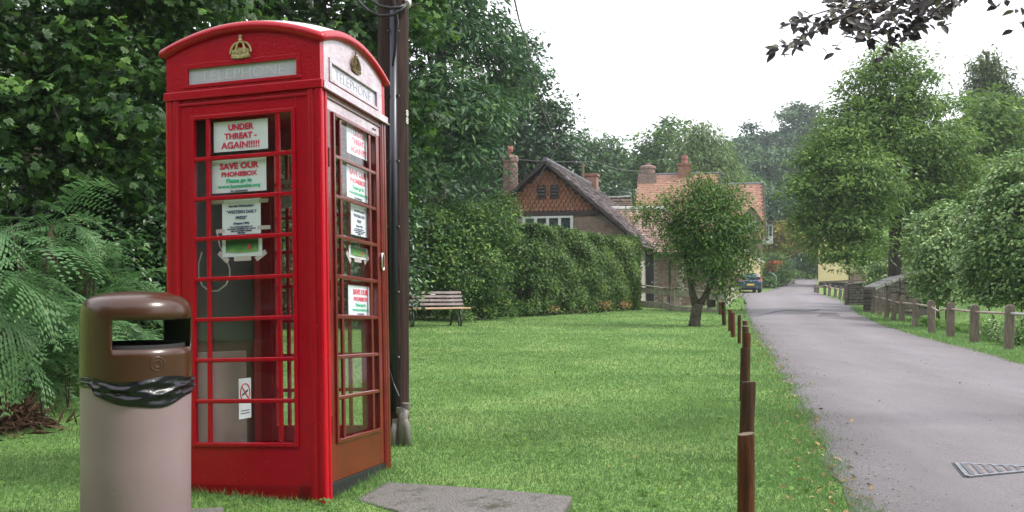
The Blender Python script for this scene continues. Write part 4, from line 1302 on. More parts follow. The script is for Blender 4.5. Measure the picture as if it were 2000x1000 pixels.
def photo_sheet(k, corners, label):
    o, w, h = paper_on(k, corners, NG, 'photo_print', label, curl=.004)
    mp_, t_, b_ = _nodes('printed_photograph_%d' % k)
    tc_ = t_.nodes.new('ShaderNodeTexCoord')
    sx = t_.nodes.new('ShaderNodeSeparateXYZ'); t_.links.new(tc_.outputs['Object'], sx.inputs[0])
    n_ = t_.nodes.new('ShaderNodeTexNoise'); n_.inputs['Scale'].default_value = 30; t_.links.new(tc_.outputs['Object'], n_.inputs['Vector'])
    mr = t_.nodes.new('ShaderNodeMapRange'); mr.inputs[1].default_value = -h * .5; mr.inputs[2].default_value = h * .5
    t_.links.new(sx.outputs[2], mr.inputs[0])
    ad = t_.nodes.new('ShaderNodeMath'); ad.operation = 'MULTIPLY_ADD'; ad.inputs[1].default_value = .5; t_.links.new(n_.outputs[0], ad.inputs[0]); t_.links.new(mr.outputs[0], ad.inputs[2])
    r_ = ramp(t_, [(0.3, (.42, .50, .52)), (0.55, (.22, .42, .12)), (0.75, (.06, .22, .05)), (1.0, (.03, .10, .03))])
    t_.links.new(ad.outputs[0], r_.inputs[0]); t_.links.new(r_.outputs[0], b_.inputs['Base Color'])
    q = MB().bb(-w * .41, w * .41, -.0008, -.0002, -h * .26, h * .47).build('printed_picture', mp_, o)
    MB().bb(w * .14, w * .22, -.0012, -.0009, -h * .12, h * .12).build('printed_box', m_ink_red, q)
    for cx, cz, ww, rr in ((-.48 * w, -.48 * h, .075, .75), (.0, -.60 * h, .10, 0), (.46 * w, -.48 * h, .07, -.6)):
        k_ = MB().box((0, 0, 0), (ww, .0012, .026)).build('tape', m_tape, o); k_.matrix_basis = Matrix.Translation((cx, .004, cz)) @ Matrix.Rotation(rr, 4, 'Y')
photo_sheet(0, [(434, 466), (512, 464), (512, 500), (434, 502)], 'colour photograph taped in the front window of the telephone box')
o, w, h = paper_on(1, [(677, 243), (722, 262), (722, 312), (678, 302)], NG, 'notice', 'notice reading UNDER THREAT - AGAIN!!!!! in the door of the telephone box'); under(o, w, h)
o, w, h = paper_on(1, [(677, 318), (720, 334), (720, 396), (678, 386)], NG, 'notice', 'upper notice reading SAVE OUR PHONEBOX in the door of the telephone box'); save(o, w, h)
o, w, h = paper_on(1, [(685, 398), (717, 406), (717, 464), (686, 458)], NG, 'notice', 'narrow notice about the WESTERN DAILY PRESS in the door of the telephone box'); press(o, w, h)
photo_sheet(1, [(681, 479), (718, 486), (718, 508), (682, 503)], 'colour photograph taped in the door of the telephone box')
o, w, h = paper_on(1, [(680, 557), (726, 560), (727, 615), (681, 617)], NG, 'notice', 'lowest notice reading SAVE OUR PHONEBOX in the door of the telephone box'); save(o, w, h)
# notice on the rear window, seen from behind through the box
def hit_rear(u, v):
    s, z = hit(u, v, 2, NG); return s, z
s1, z1 = hit(548, 352, 2, NG); s0, z0 = hit(572, 405, 2, NG)
mw = BOXM @ FK(2) @ Matrix.Translation((s0 - .05, -(H + NG), (z0 + z1) / 2))
o = MB().bb(-.10, .16, -.0006, .0006, -abs(z1 - z0) / 2, abs(z1 - z0) / 2).build('notice', m_paper); o.matrix_world = mw
tag(o, 'notice seen from behind in the rear window of the telephone box', 'notice')
TEXTS.append(('SAVE OUR', .045, m_ink_red, o, Matrix.Translation((.03, 0, .03)) @ TXM, 'CENTER', .0012, .0012, 1.0, 'lettering'))
TEXTS.append(('PHONEBOX', .036, m_ink_red, o, Matrix.Translation((.03, 0, -.02)) @ TXM, 'CENTER', .0012, .0008, 1.0, 'lettering'))
TEXTS.append(('Please go to', .028, m_ink_green, o, Matrix.Translation((.03, 0, -.06)) @ TXM, 'CENTER', .0012, .0005, 1.0, 'lettering'))
# no-smoking sticker on the grey board
s1, z1 = hit(465, 740, 3, -.102); s0, z0 = hit(491, 815, 3, -.102)
mw = BOXM @ FK(3) @ Matrix.Translation(((s0 + s1) / 2, -(H - .1015), (z0 + z1) / 2))
ww, hh = max(.08, abs(s1 - s0) * .95), abs(z1 - z0)
o = MB().bb(-ww / 2, ww / 2, .0005, .0015, -hh / 2, hh / 2).build('no_smoking_sign', m_paper); 
mw = BOXM @ FK(3) @ Matrix.Rotation(math.pi, 4, 'Z') @ Matrix.Translation((-(s0 + s1) / 2, (H - .102 - .002), (z0 + z1) / 2))
o.matrix_world = mw
tag(o, 'white no-smoking sign on the grey board inside the telephone box', 'sign')
rg_ = [(ww * .38 * math.cos(2 * math.pi * i / 20), -.001, hh * .14 + ww * .38 * math.sin(2 * math.pi * i / 20)) for i in range(21)]
MB().tube(rg_, .004, 5, False).tube([(-ww * .26, -.001, hh * .14 + ww * .26), (ww * .26, -.001, hh * .14 - ww * .26)], .004, 5).build('red_ring', m_ink_red, o)
MB().box((0, -.0006, hh * .14), (ww * .5, .001, .012), Matrix.Rotation(-.4, 3, 'Y')).build('cigarette', m_black, o)
for i in range(2): MB().box((0, -.0004, -hh * .30 - i * .016), (ww * .7, .001, .005)).build('small_print', m_black, o)
# white cord hanging inside the front window
cp_ = [(421, 478), (428, 505), (439, 540), (446, 530), (443, 548), (432, 566), (414, 570), (398, 562), (391, 545), (388, 520), (393, 495)]
cp_ = [(424, 452), (427, 480), (437, 500), (445, 525), (446, 540), (441, 556), (428, 568), (412, 569), (399, 558), (391, 540), (389, 515), (393, 492)]
pts = []
for i, (u, v) in enumerate(cp_):
    s, z = hit(u, v, 0, -.075); pts.append(BOXM @ Vector((s, -H + .075 + .02 * math.sin(i * .6), z)))
tag(MB().tube(pts, .0045, 6).build('cord', m_cord, None, smooth=True), 'thin white cord hanging in a loop inside the telephone box', 'cord')

# ------------------------------------------------------------------ slabs
a = G(725, 945); 
def slab(name, label, poly, zt, cat='slab'):
    x0_ = min(p[0] for p in poly); x1_ = max(p[0] for p in poly)
    mb = MB().prism([(x, y) for x, y in poly], lambda x, y: (x, y, -.1), lambda x, y: (x, y, zt if zt < .02 else -.004 + (zt + .012) * (x - x0_) / (x1_ - x0_)))
    o = mb.build(name, m_concrete, None, bevel=.012)
    return tag(o, label, cat)
k = 1 - .045 / CH
def gq(u, v, z=.03):
    Y = (CH - z) * F / (v - VH); return ((u - 1000) / F * Y, Y)
SLP = [gq(690, 962), gq(755, 930), gq(960, 951), gq(1118, 971), gq(1080, 1030), gq(880, 1030), gq(770, 985)]
SLX = [(sum(p[0] for p in SLP) / 7 * .07 + p[0] * .93, sum(p[1] for p in SLP) / 7 * .07 + p[1] * .93) for p in SLP]
slab('doorstep_slab', 'rough concrete slab in the grass in front of the telephone box door', SLP, .03)
slab('bin_slab', 'small concrete pad showing beside the foot of the litter bin', [gq(300, 991), gq(438, 990), gq(400, 1060), gq(120, 1060), gq(130, 1000)], .03)

# ------------------------------------------------------------------ litter bin
by = 4.13
bx = (267 - 1000) / F * by
bn = empty('litter_bin', (bx, by, .03))
RB = .231
mb = MB().lathe([(.19, 0), (RB - .004, .0), (RB, .012), (RB - .001, .3), (RB + .001, .64), (RB + .001, .70), (RB - .02, .70), (RB - .02, .5), (.01, .5)], 56)
mb.build('body', m_binbody, bn, smooth=True)
# hood with two openings
hz = [.665, .70, .75, .795, .83, .865, .90, .925, .955, .985, 1.005, 1.022, 1.036, 1.047, 1.056, 1.064, 1.071, 1.0755, 1.077]
hr = [RB + .004, RB + .004, RB + .004, RB + .004, RB + .004, RB + .004, RB + .004, RB + .004, RB + .003, RB + .001, RB - .003, RB - .010, RB - .020, RB - .034, RB - .054, RB - .085, RB - .125, RB - .17, .002]
nh = 120
hm = MB()
vs = [(hr[i] * math.cos(2 * math.pi * k / nh), hr[i] * math.sin(2 * math.pi * k / nh), hz[i] - .03) for i in range(len(hz)) for k in range(nh)]
fs = []
for i in range(len(hz) - 1):
    for k in range(nh):
        th_ = math.degrees(2 * math.pi * (k + .5) / nh)
        rel = (th_ - 292 + 180) % 360 - 180        # 292 degrees faces the lane
        zc = (hz[i] + hz[i + 1]) / 2
        fr_open = -26 < rel < 78 and .83 < zc < .955
        bk_open = 81 < th_ < 142 and .83 < zc < .955
        if fr_open or bk_open: continue
        fs.append((i * nh + k, i * nh + (k + 1) % nh, (i + 1) * nh + (k + 1) % nh, (i + 1) * nh + k))
hm.add(vs, fs)
ho_ = hm.build('hood', m_binhood, bn, smooth=True); ho_.data.materials.append(m_binin)
so = ho_.modifiers.new('thick', 'SOLIDIFY'); so.thickness = .009; so.offset = -1; so.material_offset = 1
lm = MB()
def arcs(r0, r1, z0, z1, a0, a1, n=20):
    vs = []
    for i in range(n + 1):
        a = math.radians(270 + a0 + (a1 - a0) * i / n)
        for r, z in ((r0, z0), (r1, z0), (r1, z1), (r0, z1)):
            vs.append((r * math.cos(a), r * math.sin(a), z))
    fs = []
    for i in range(n):
        q = i * 4
        for j in range(4): fs.append((q + j, q + (j + 1) % 4, q + 4 + (j + 1) % 4, q + 4 + j))
    fs += [(0, 1, 2, 3), (n * 4 + 3, n * 4 + 2, n * 4 + 1, n * 4)]
    return vs, fs
lm.lathe([(.205, .30), (.206, .816), (.198, .816), (.197, .31), (.01, .31)], 40)
lm.build('liner', m_binin, bn, smooth=True)
MB().lathe([(.202, .965), (.19, .995), (.15, 1.015), (.01, 1.02)], 40).build('hood_lining', m_binin, bn, smooth=True)
# round boss moulded on the hood
a = math.radians(292 + 21)
boss = MB().lathe([(.002, .003), (.012, .003), (.014, .006), (.018, .006), (.020, .003), (.026, .003), (.028, .006), (.032, .005), (.034, .0)], 24)
bo = boss.build('boss', m_binhood, bn, smooth=True)
bo.matrix_basis = Matrix.Translation(((RB + .003) * math.cos(a), (RB + .003) * math.sin(a), .735)) @ Matrix.Rotation(a, 4, 'Z') @ Matrix.Rotation(math.pi / 2, 4, 'Y') @ Matrix.Scale(.4, 4, (0, 0, 1))
# bag
nb, mbz = 150, 16
rng = random.Random(12)
ph = [rng.uniform(0, 6.28) for _ in range(12)]
vs = []
for j in range(mbz + 1):
    tt = j / mbz
    for k in range(nb):
        a = 2 * math.pi * k / nb
        rel = ((math.degrees(a) - 292 + 180) % 360 - 180)
        low = .605 - .055 * math.exp(-((rel - 22) / 48) ** 2) + .004 * math.sin(a * 7 + ph[0]) + .006 * math.sin(a * 3 + ph[5])
        if rel < -45: low += .03
        top = .672 + .010 * math.sin(a * 4 + ph[1])
        z = top + (low - top) * tt
        rdg = lambda f, s, p: 1 - 2 * abs(math.sin(a * f + tt * s + p))
        wr = .0050 * rdg(2, 6.5, ph[2]) + .0038 * rdg(3, -8.5, ph[3]) + .0020 * rdg(5, 12, ph[4]) + .0012 * rdg(14, 5, ph[6]) + .002 * math.sin(a * 9 + ph[7])
        r = RB + .008 + .007 * math.sin(math.pi * min(1, tt * 1.02)) + wr * (.25 + math.sin(math.pi * tt))
        if j == mbz: r = RB + .004
        vs.append((r * math.cos(a), r * math.sin(a), z))
fs = [(j * nb + k, j * nb + (k + 1) % nb, (j + 1) * nb + (k + 1) % nb, (j + 1) * nb + k) for j in range(mbz) for k in range(nb)]
bg_ = MB().add(vs, fs).build('bin_bag', m_bag, bn, smooth=True)
sb = bg_.modifiers.new('s', 'SUBSURF'); sb.levels = 1; sb.render_levels = 1
tag(bn, 'round litter bin with brown domed hood, pinkish body and black bag', 'litter bin')

# ------------------------------------------------------------------ telegraph pole
py = 6.45
px = (768 - 1000) / F * py
po = empty('telegraph_pole', (px, py, 0))
mb = MB()
nn_ = 28
zz_ = [-.3 + i * .16 for i in range(56)]
vs = []
rng = random.Random(5)
gro = [rng.uniform(-.0025, .0025) for _ in range(nn_)]
for z in zz_:
    for k in range(nn_):
        a = 2 * math.pi * k / nn_
        r = .111 - .0018 * z + gro[k] + rng.uniform(-.0015, .0015)
        vs.append((r * math.cos(a), r * math.sin(a), z))
mb.add(vs, [(i * nn_ + k, i * nn_ + (k + 1) % nn_, (i + 1) * nn_ + (k + 1) % nn_, (i + 1) * nn_ + k) for i in range(len(zz_) - 1) for k in range(nn_)] + [tuple((len(zz_) - 1) * nn_ + k for k in range(nn_))])
mb.build('pole', m_pole, po, smooth=True)
a = math.radians(278)
cxx, cyy = .108 * math.cos(a), .108 * math.sin(a)
cd = MB().tube([(cxx, cyy, .25), (cxx, cyy, 3.0)], .028, 14).build('conduit', m_conduit, po, smooth=True)
for z in (.6, 1.05, 1.5, 1.95, 2.4, 2.85):
    for sx in (-.036, .036):
        MB().tube([(cxx + sx, cyy + .012, z), (cxx + sx, cyy - .004, z)], .006, 6).build('screw', m_zinc, cd)
    MB().box((cxx, cyy - .006, z), (.078, .03, .004)).build('clip', m_conduit, cd)
cb = MB().tube([(cxx, cyy - .02, 2.6), (cxx + .03, cyy - .02, 2.9), (.02, -.125, 3.05), (.05, -.13, 3.6)], .011, 7)
cb.build('drop_cable', m_cable, po, smooth=True)
def pp(u, v, dy): 
    q = P(u, v, py + dy); return (q.x - px, dy, q.z)
for pts in ([(796, 4, -.11), (788, 16, -.16), (768, 29, -.18), (742, 31, -.18), (718, 20, -.16), (703, 6, -.14), (694, -12, -.12), (690, -60, -.10), (700, -120, 0)],
            [(797, 6, -.11), (782, 14, -.17), (762, 16, -.18), (742, 12, -.18), (728, 3, -.16), (718, -14, -.14), (714, -60, -.10), (716, -120, 0)]):
    MB().tube([pp(*q) for q in pts], .0115, 8).build('looped_cable', m_cable, po, smooth=True)
MB().tube([pp(797, 12, -.10), pp(797, -2, -.06)], .022, 8).build('insulator', m_zinc, po, smooth=True)
for u, v, r, h_, tl in ((784, 862, .028, .27, .03), (797, 850, .030, .24, -.05), (767, 838, .024, .16, .02)):
    q = P(u, v, 6.28)
    d_ = MB().tube([(q.x - px, q.y - py, -.05), (q.x - px + tl * .3, q.y - py, h_ * .55), (q.x - px + tl, q.y - py + .02, h_)], r, 10)
    d_.build('duct', m_duct, po, smooth=True)
    MB().tube([(q.x - px + tl, q.y - py + .02, h_ - .02), (q.x - px + tl * 1.05, q.y - py + .02, h_ + .02)], r * 1.12, 10).build('duct_collar', m_duct, po)
MB().tube([(.03, -.15, .22), (.06, -.17, .34), (.02, -.14, .42), (-.02, -.125, .55)], .006, 6).build('loose_wire', m_cable, po)
for i, ch in enumerate('88'):
    an = math.radians(338)
    ra = .1095
    Mx = Matrix.Translation((ra * math.cos(an), ra * math.sin(an), 2.27 - i * .052)) @ Matrix.Rotation(an + math.pi / 2, 4, 'Z') @ TXM
    text(ch, .062, m_zinc, po, Mx, extrude=.003, offset=.0012, name='number')
tag(po, 'dark creosoted telegraph pole with blue-black conduit behind the telephone box', 'telegraph pole')
# overhead wires
def wire(name, label, pts, r, sag=0):
    P_ = [Vector(p) for p in pts]
    out = []
    for a, c in zip(P_[:-1], P_[1:]):
        for i in range(12):
            t_ = i / 12
            q = a.lerp(c, t_); q.z -= sag * 4 * t_ * (1 - t_); out.append(q)
    out.append(P_[-1])
    return tag(MB().tube(out, r, 6).build(name, m_wire, None, smooth=True), label, 'cable')
wl_ = [P(988, -120, 9), P(1005, 0, 11), P(1014, 40, 13), P(1034, 105, 17), P(1047, 165, 21), P(1060, 215, 26), P(1074, 250, 32), P(1092, 284, 36.6), P(1075, 312, 36.7), P(1062, 330, 36.8), P(1048, 355, 36.85)]
wire('overhead_cable', 'pale telephone cable sagging from the top of the picture to the cottage gable', wl_, .013)
wire('overhead_cable', 'upper thin wire passing in front of the trees behind the cottage roof', [P(905, 300, 50), P(1165, 316, 50), P(1255, 334, 52)], .014, .15)
wire('overhead_cable', 'thin wire between the orange roof and the big tree', [P(1488, 366, 60), P(1578, 380, 64), P(1640, 388, 66)], .014, .1)
wire('overhead_cable', 'lower thin wire just under the other one beside the orange roof', [P(1488, 370, 60), P(1560, 384, 64), P(1640, 392, 66)], .010, .1)
v0 = P(1138, 350, 53)
vp = empty('wooden_post', (v0.x, v0.y, gz(v0.x, v0.y)))
MB().tube([(0, 0, -.2), (0, 0, P(1138, 318, 53).z - gz(v0.x, v0.y))], .09, 8).build('post', m_endgrain, vp)
MB().bar((-.25, 0, P(1138, 325, 53).z - gz(v0.x, v0.y)), (.25, 0, P(1138, 325, 53).z - gz(v0.x, v0.y)), .07, .07).build('crossarm', m_endgrain, vp)
tag(vp, 'slim pale telegraph pole rising behind the cottage ridge', 'telegraph pole')

# ------------------------------------------------------------------ bollards along the lawn edge
ordn = ['nearest and tallest-looking brown wooden bollard at the lawn edge', 'second brown wooden bollard, its top just above the nearest one', 'third brown wooden bollard from the front of the row', 'fourth brown wooden bollard from the front of the row',
        'fifth brown wooden bollard, mostly hidden by the one before it', 'sixth brown wooden bollard, only its top showing above the fifth', 'seventh bollard, slim and standing alone left of the lane edge', 'eighth bollard, just left of the slim lone one', 'ninth bollard, close behind the eighth', 'tenth bollard, leaning left near the wooden gate', 'eleventh bollard, farthest and thin beside the wooden gate post']
bdat = [(1457, 848, 3.62, 33, .5, 0), (1462, 746, 5.75, 28, .5, .035), (1456, 680, 8.6, 19, .52, .02), (1459, 650, 10.9, 14, .5, .01), (1456, 637, 12.8, 12.5, .51, 0), (1455, 626, 14.9, 9, .51, 0),
        (1444, 615, 16.5, 7, .52, .0), (1431, 611, 18.5, 8.5, .50, -.02), (1426, 605, 20.8, 7.5, .52, 0), (1412, 590.5, 23.4, 8, .6, -.06), (1406.5, 590, 31, 6, .72, 0)]
for i, (u, v, Y, w, h_, lean) in enumerate(bdat):
    q = P(u, v, Y)
    g_ = gz(q.x, Y)
    top = q.z - g_
    r = w * Y / F / 2
    o = empty('wooden_bollard', (q.x, Y, g_))
    mb = MB()
    rng = random.Random(100 + i)
    n = 18
    vs = []
    zs = [-.25, 0, top * .3, top * .6, top * .85, top - .012, top]
    for z in zs:
        for k in range(n):
            a = 2 * math.pi * k / n
            rr = r * (1 + rng.uniform(-.025, .025)) * (1.0 if z < top - .001 else .93)
            vs.append((rr * math.cos(a) - lean * (top - z) * 1.0, rr * math.sin(a), z + (0.005 * math.cos(a + i) if z > top - .02 else 0)))
    mb.add(vs, [(j * n + k, j * n + (k + 1) % n, (j + 1) * n + (k + 1) % n, (j + 1) * n + k) for j in range(len(zs) - 1) for k in range(n)])
    mb.build('post', m_bollard2 if i in (1, 2, 4, 6, 9) else m_bollard, o, smooth=True)
    m6 = (len(zs) - 1) * n
    cpv = vs[m6:m6 + n]
    MB().add(cpv + [(x, y, z + .002) for x, y, z in cpv], [tuple(range(n)), tuple(range(2 * n - 1, n - 1, -1))] + [(k, (k + 1) % n, n + (k + 1) % n, n + k) for k in range(n)]).build('top_face', m_endgrain, o)
    tag(o, ordn[i], 'bollard', 'wooden bollards along the edge of the green')

# ------------------------------------------------------------------ right-hand post fence
fp = [(1973, 594.6, 1970, 682.6, 16.5, 'round'), (1904, 594.6, 1903, 669, 16.5, 'round'), (1857, 590, 1856, 659, 14, 'round'), (1818, 586, 1820, 651, 13, 'round'), (1788, 582, 1787, 639, 10, 'flat'), (1763, 577.5, 1761, 629, 10.5, 'flat'),
      (1748, 575, 1745, 627, 9, 'flat'), (1735, 571, 1731.5, 620.5, 8.5, 'flat'), (1722, 568.6, 1718, 616, 8.5, 'flat'), (1708, 566, 1705, 613, 9, 'flat'), (1701, 566, 1698, 608.5, 8, 'flat')]
g0_ = G(1970, 682.6)
fe = empty('post_and_rail_fence', (g0_.x, g0_.y, 0))
rail_pts = []
fpx = [(2056, 596, 2052, 700, 19, 'round')] + fp
for i, (ut, vt, ub, vb, w, kind) in enumerate(fpx):
    g_ = G(ub, vb)
    z0 = gz(g_.x, g_.y)
    tp = P(ut, vt, g_.y)
    b_ = Vector((g_.x, g_.y, z0)) - Vector((g0_.x, g0_.y, 0)); t_ = tp - Vector((g0_.x, g0_.y, 0))
    W2 = w * g_.y / F / 2
    dv = (t_ - b_)
    ang = -.30
    ex_ = Vector((math.cos(ang), math.sin(ang), 0)); ey_ = Vector((-math.sin(ang), math.cos(ang), 0))
    hh = dv.length
    if kind == 'round': pl = [(-W2, -.25), (W2, -.25), (W2, hh - W2)] + [(W2 * math.cos(a), hh - W2 + W2 * math.sin(a)) for a in [math.pi * j / 10 for j in range(1, 10)]] + [(-W2, hh - W2)]
    else: pl = [(-W2, -.25), (W2, -.25), (W2, hh - .03), (W2 * .75, hh), (-W2 * .75, hh), (-W2, hh - .03)]
    uz = dv.normalized()
    mb = MB().prism(pl, lambda x, z: b_ + ex_ * x + uz * z - ey_ * .055, lambda x, z: b_ + ex_ * x + uz * z + ey_ * .055)
    mb.build('post', m_oldpost, fe, bevel=.012)
    rail_pts.append(b_ + uz * hh * (.80 if i < 6 else .72) - ey_ * 0.0)
for i in range(len(rail_pts) - 1):
    a, c = rail_pts[i], rail_pts[i + 1]
    pts = [a, c]
    if i == 3: pts = [a, a.lerp(c, .35) + Vector((0, 0, -.015)), a.lerp(c, .62) + Vector((0, -.02, -.075)), c]
    MB().tube(pts, .021, 8).build('rail', m_greyrail if i == 0 else m_rail, fe, smooth=True)
tag(fe, 'squat grey posts joined by a bent rusty rail along the right of the lane', 'fence')
# farther fence by the bridge
fd = [(1593, 556, 1592, 573, 6), (1598, 556, 1597, 573.5, 4), (1611, 550, 1611, 574, 5), (1621, 554, 1619, 577, 5), (1633, 557.5, 1630, 581, 5), (1643, 559, 1639, 584, 5), (1652, 558, 1648, 586, 5)]
f0 = None
pr_ = []
for i, (ut, vt, ub, vb, w) in enumerate(fd):
    Y = [70, 68, 63, 60, 56, 52.5, 50][i]
    q = P(ub, vb, Y)
    if f0 is None:
        f0 = Vector((q.x, q.y, 0)); fo = empty('far_rail_fence', f0)
    b_ = q - f0; b_.z = gz(q.x, q.y); t_ = P(ut, vt, Y) - f0
    MB().bar(b_ - Vector((0, 0, .2)), t_, w * Y / F, .14, (1, 0, 0)).build('post', m_oldpost, fo)
    pr_.append(b_.lerp(t_, .72))
for a, c in zip(pr_[:-1], pr_[1:]):
    MB().tube([a - Vector((0, .1, 0)), c - Vector((0, .1, 0))], .045, 6).build('rail', m_rail, fo)
MB().bar(P(1600, 551.5, 64) - f0, P(1690, 547, 58) - f0, .1, .12).build('top_rail', m_oldpost, fo)
tag(fo, 'short fence of leaning posts and rails between lane and bridge parapet', 'fence')

# ------------------------------------------------------------------ wooden fence in front of the outbuilding
FY = 36.5
fg = P(1228, 600, FY)
fen = empty('wooden_garden_fence', (fg.x, fg.y, 0))
def fl(u, v, Y): 
    q = P(u, v, Y); return Vector((q.x - fg.x, q.y - fg.y, q.z))
runs = [(1230, 554, 591, 36.5), (1298, 563, 596, 35.2), (1319, 562, 603, 34.6), (1385, 570, 607, 33.4), (1404, 570, 612, 33.0)]
for i, (u, vt, vb, Y) in enumerate(runs):
    MB().bar(fl(u, vb + 6, Y), fl(u, vt, Y), .13, .13, (0, 1, 0)).build('post', m_fencew, fen, bevel=.01)
for a, c in zip(runs[:-1], runs[1:]):
    for k, (hh, tk) in enumerate(((.0, .05), (.26, .17))):
        p0 = fl(a[0], a[1] + (a[2] - a[1]) * hh, a[3]) + Vector((0, -.09, 0)); p1 = fl(c[0], c[1] + (c[2] - c[1]) * hh, c[3]) + Vector((0, -.09, 0))
        if k == 0: MB().bar(p0, p1, .13, .05).build('top_rail', m_fencew, fen, bevel=.006)
        else: MB().bar(p0, p1, .04, .20).build('board', m_fencew, fen, bevel=.006)
    p0 = fl(a[0], a[2] + 1, a[3]) + Vector((0, -.09, 0)); p1 = fl(c[0], c[2] + 1, c[3]) + Vector((0, -.09, 0))
    MB().bar(p0, p1, .05, .25).build('gravel_board', m_fencew, fen, bevel=.006)
tag(fen, 'low grey-green wooden fence in front of the dark door', 'fence')
# roadside run going away from the corner
side = empty('roadside_fence', (P(1407, 610, 32.8).x, 32.8, 0))
so_ = Vector((P(1407, 610, 32.8).x, 32.8, 0))
sr = [(1407, 567, 612, 32.8), (1414, 566, 602, 38), (1422, 564, 594, 44), (1431, 562, 586, 51), (1440, 559, 580, 60)]
for u, vt, vb, Y in sr:
    MB().bar(P(u, vb + 3, Y) - so_, P(u, vt, Y) - so_, .13, .13, (0, 1, 0)).build('post', m_fencew, side, bevel=.01)
for a, c in zip(sr[:-1], sr[1:]):
    for f_ in (.1, .45, .85):
        MB().bar(P(a[0], a[1] + (a[2] - a[1]) * f_, a[3]) - so_ + Vector((.08, 0, 0)), P(c[0], c[1] + (c[2] - c[1]) * f_, c[3]) - so_ + Vector((.08, 0, 0)), .04, .15).build('board', m_fencew, side)
tag(side, 'wooden board fence running back beside the lane towards the blue car', 'fence')
# picket gate
gt0, gt1 = P(1379, 600, 33.5), P(1399, 603, 33.2)
ga_ = empty('picket_gate', (gt0.x, gt0.y - .05, 0))
Lg = (gt1 - gt0).length
zb_, ztp = P(1388, 600, 33.4).z, P(1388, 571, 33.4).z
for i in range(6):
    x = (gt1.x - gt0.x) * (i + .5) / 6
    MB().bb(x - .022, x + .022, -.15, -.12, zb_, ztp - .04 * (i % 2)).build('picket', m_gatew, ga_)
for z in (zb_ + .12, ztp - .15):
    MB().bb(0, gt1.x - gt0.x, -.119, -.08, z - .04, z + .04).build('crossbar', m_gatew, ga_)
MB().bar((0, -.13, ztp - .12), (gt1.x - gt0.x, -.13, ztp - .32), .02, .07).build('brace', m_terra, ga_)
tag(ga_, 'small dark picket gate between the forked tree and the corner post', 'gate')

# ------------------------------------------------------------------ bench
be_c = P(803, 636, 22.95)
be = empty('park_bench', (be_c.x, be_c.y, gz(be_c.x, be_c.y)), R(27))
BL = 3.0
def slat(x0, x1, y, z, w, hgt_, tilt, name, mat):
    me = MB().box((0, 0, 0), (x1 - x0, w, hgt_))
    o = me.build(name, mat, be, bevel=.008); o.matrix_basis = Matrix.Translation(((x0 + x1) / 2, y, z)) @ Matrix.Rotation(tilt, 4, 'X'); return o
for i in range(4):
    slat(-BL / 2, BL / 2, .19 + .055 * i * .8, .545 + .098 * i, .03, .066, -.28, 'back_slat', m_slat)
slat(-BL / 2, BL / 2, .11, .455, .085, .032, .06, 'seat_slat', m_slat)
slat(-BL / 2, BL / 2, .00, .448, .085, .032, .0, 'seat_slat', m_slat)
slat(-BL / 2, BL / 2, -.11, .445, .085, .032, .0, 'seat_slat', m_slat)
o = slat(-BL / 2 + .18, BL / 2, -.235, .450, .13, .036, .0, 'seat_slat', m_slatnew); o['label'] = 'newer pale tan front seat slat'
for x in (-1.25, -.06, 1.22):
    f_ = MB()
    f_.tube([(x, .36, 0.0), (x, .26, .16), (x, .17, .36), (x, .20, .52), (x, .37, .90)], .028, 8)
    f_.tube([(x, -.30, 0.0), (x, -.33, .14), (x, -.29, .30), (x, -.24, .42), (x, .17, .43)], .027, 8)
    f_.tube([(x, .27, .14), (x, .14, .26), (x, -.02, .27), (x, -.16, .14), (x, -.18, .0)], .022, 8)
    f_.tube([(x, .36, .0), (x, .44, .0)], .03, 8)
    f_.build('leg_frame', m_iron, be, smooth=True)
tag(be, 'weathered slatted bench with black curved iron legs at the edge of the green', 'bench')

# ------------------------------------------------------------------ car
CYc = 68.5
cq = P(1466, 574, CYc)
car = empty('parked_car', (cq.x, CYc, gz(cq.x, CYc) + .01), R(-6))
def loft(secs, closed=True):
    mb = MB(); n = len(secs[0])
    vs = [p for s in secs for p in s]
    fs = [(i * n + k, i * n + (k + 1) % n, (i + 1) * n + (k + 1) % n, (i + 1) * n + k) for i in range(len(secs) - 1) for k in range(n)]
    fs += [tuple(range(n)), tuple((len(secs) - 1) * n + k for k in range(n - 1, -1, -1))]
    return mb.add(vs, fs)
def csec(y, zb, zs, zt, wb, ws, wt):
    h = [(-wb, zb), (-wb - .02, zb + .12), (-ws, zs - .12), (-ws + .02, zs), (-wt, zt - .08), (-wt + .12, zt)]
    return [(x, y, z) for x, z in h] + [(-x, y, z) for x, z in reversed(h)]
bd = loft([csec(0.0, .34, .86, .93, .72, .80, .66), csec(.12, .22, .92, 1.0, .80, .86, .74), csec(.9, .20, .95, 1.02, .83, .87, .78), csec(3.0, .20, .93, 1.0, .83, .87, .78), csec(3.8, .22, .78, .84, .80, .84, .70), csec(4.1, .34, .62, .68, .66, .72, .58)])
bdo = bd.build('body', m_carblue, car, smooth=False, bevel=.04)
cab = loft([csec(.10, .94, .98, 1.03, .70, .70, .64), csec(.48, .94, 1.15, 1.42, .74, .73, .58), csec(.8, .94, 1.15, 1.49, .75, .74, .59), csec(1.9, .94, 1.15, 1.50, .75, .74, .60), csec(2.9, .94, .97, 1.02, .74, .74, .66)])
cabo = cab.build('cabin', m_carblue, car, bevel=.03)
MB().add([(-.60, .12, 1.03), (.60, .12, 1.03), (.53, .47, 1.40), (-.53, .47, 1.40), (-.60, .20, 1.0), (.60, .20, 1.0), (.53, .54, 1.38), (-.53, .54, 1.38)], [(0, 1, 2, 3), (4, 7, 6, 5), (0, 4, 5, 1), (1, 5, 6, 2), (2, 6, 7, 3), (3, 7, 4, 0)]).build('rear_window', m_carglass, car)
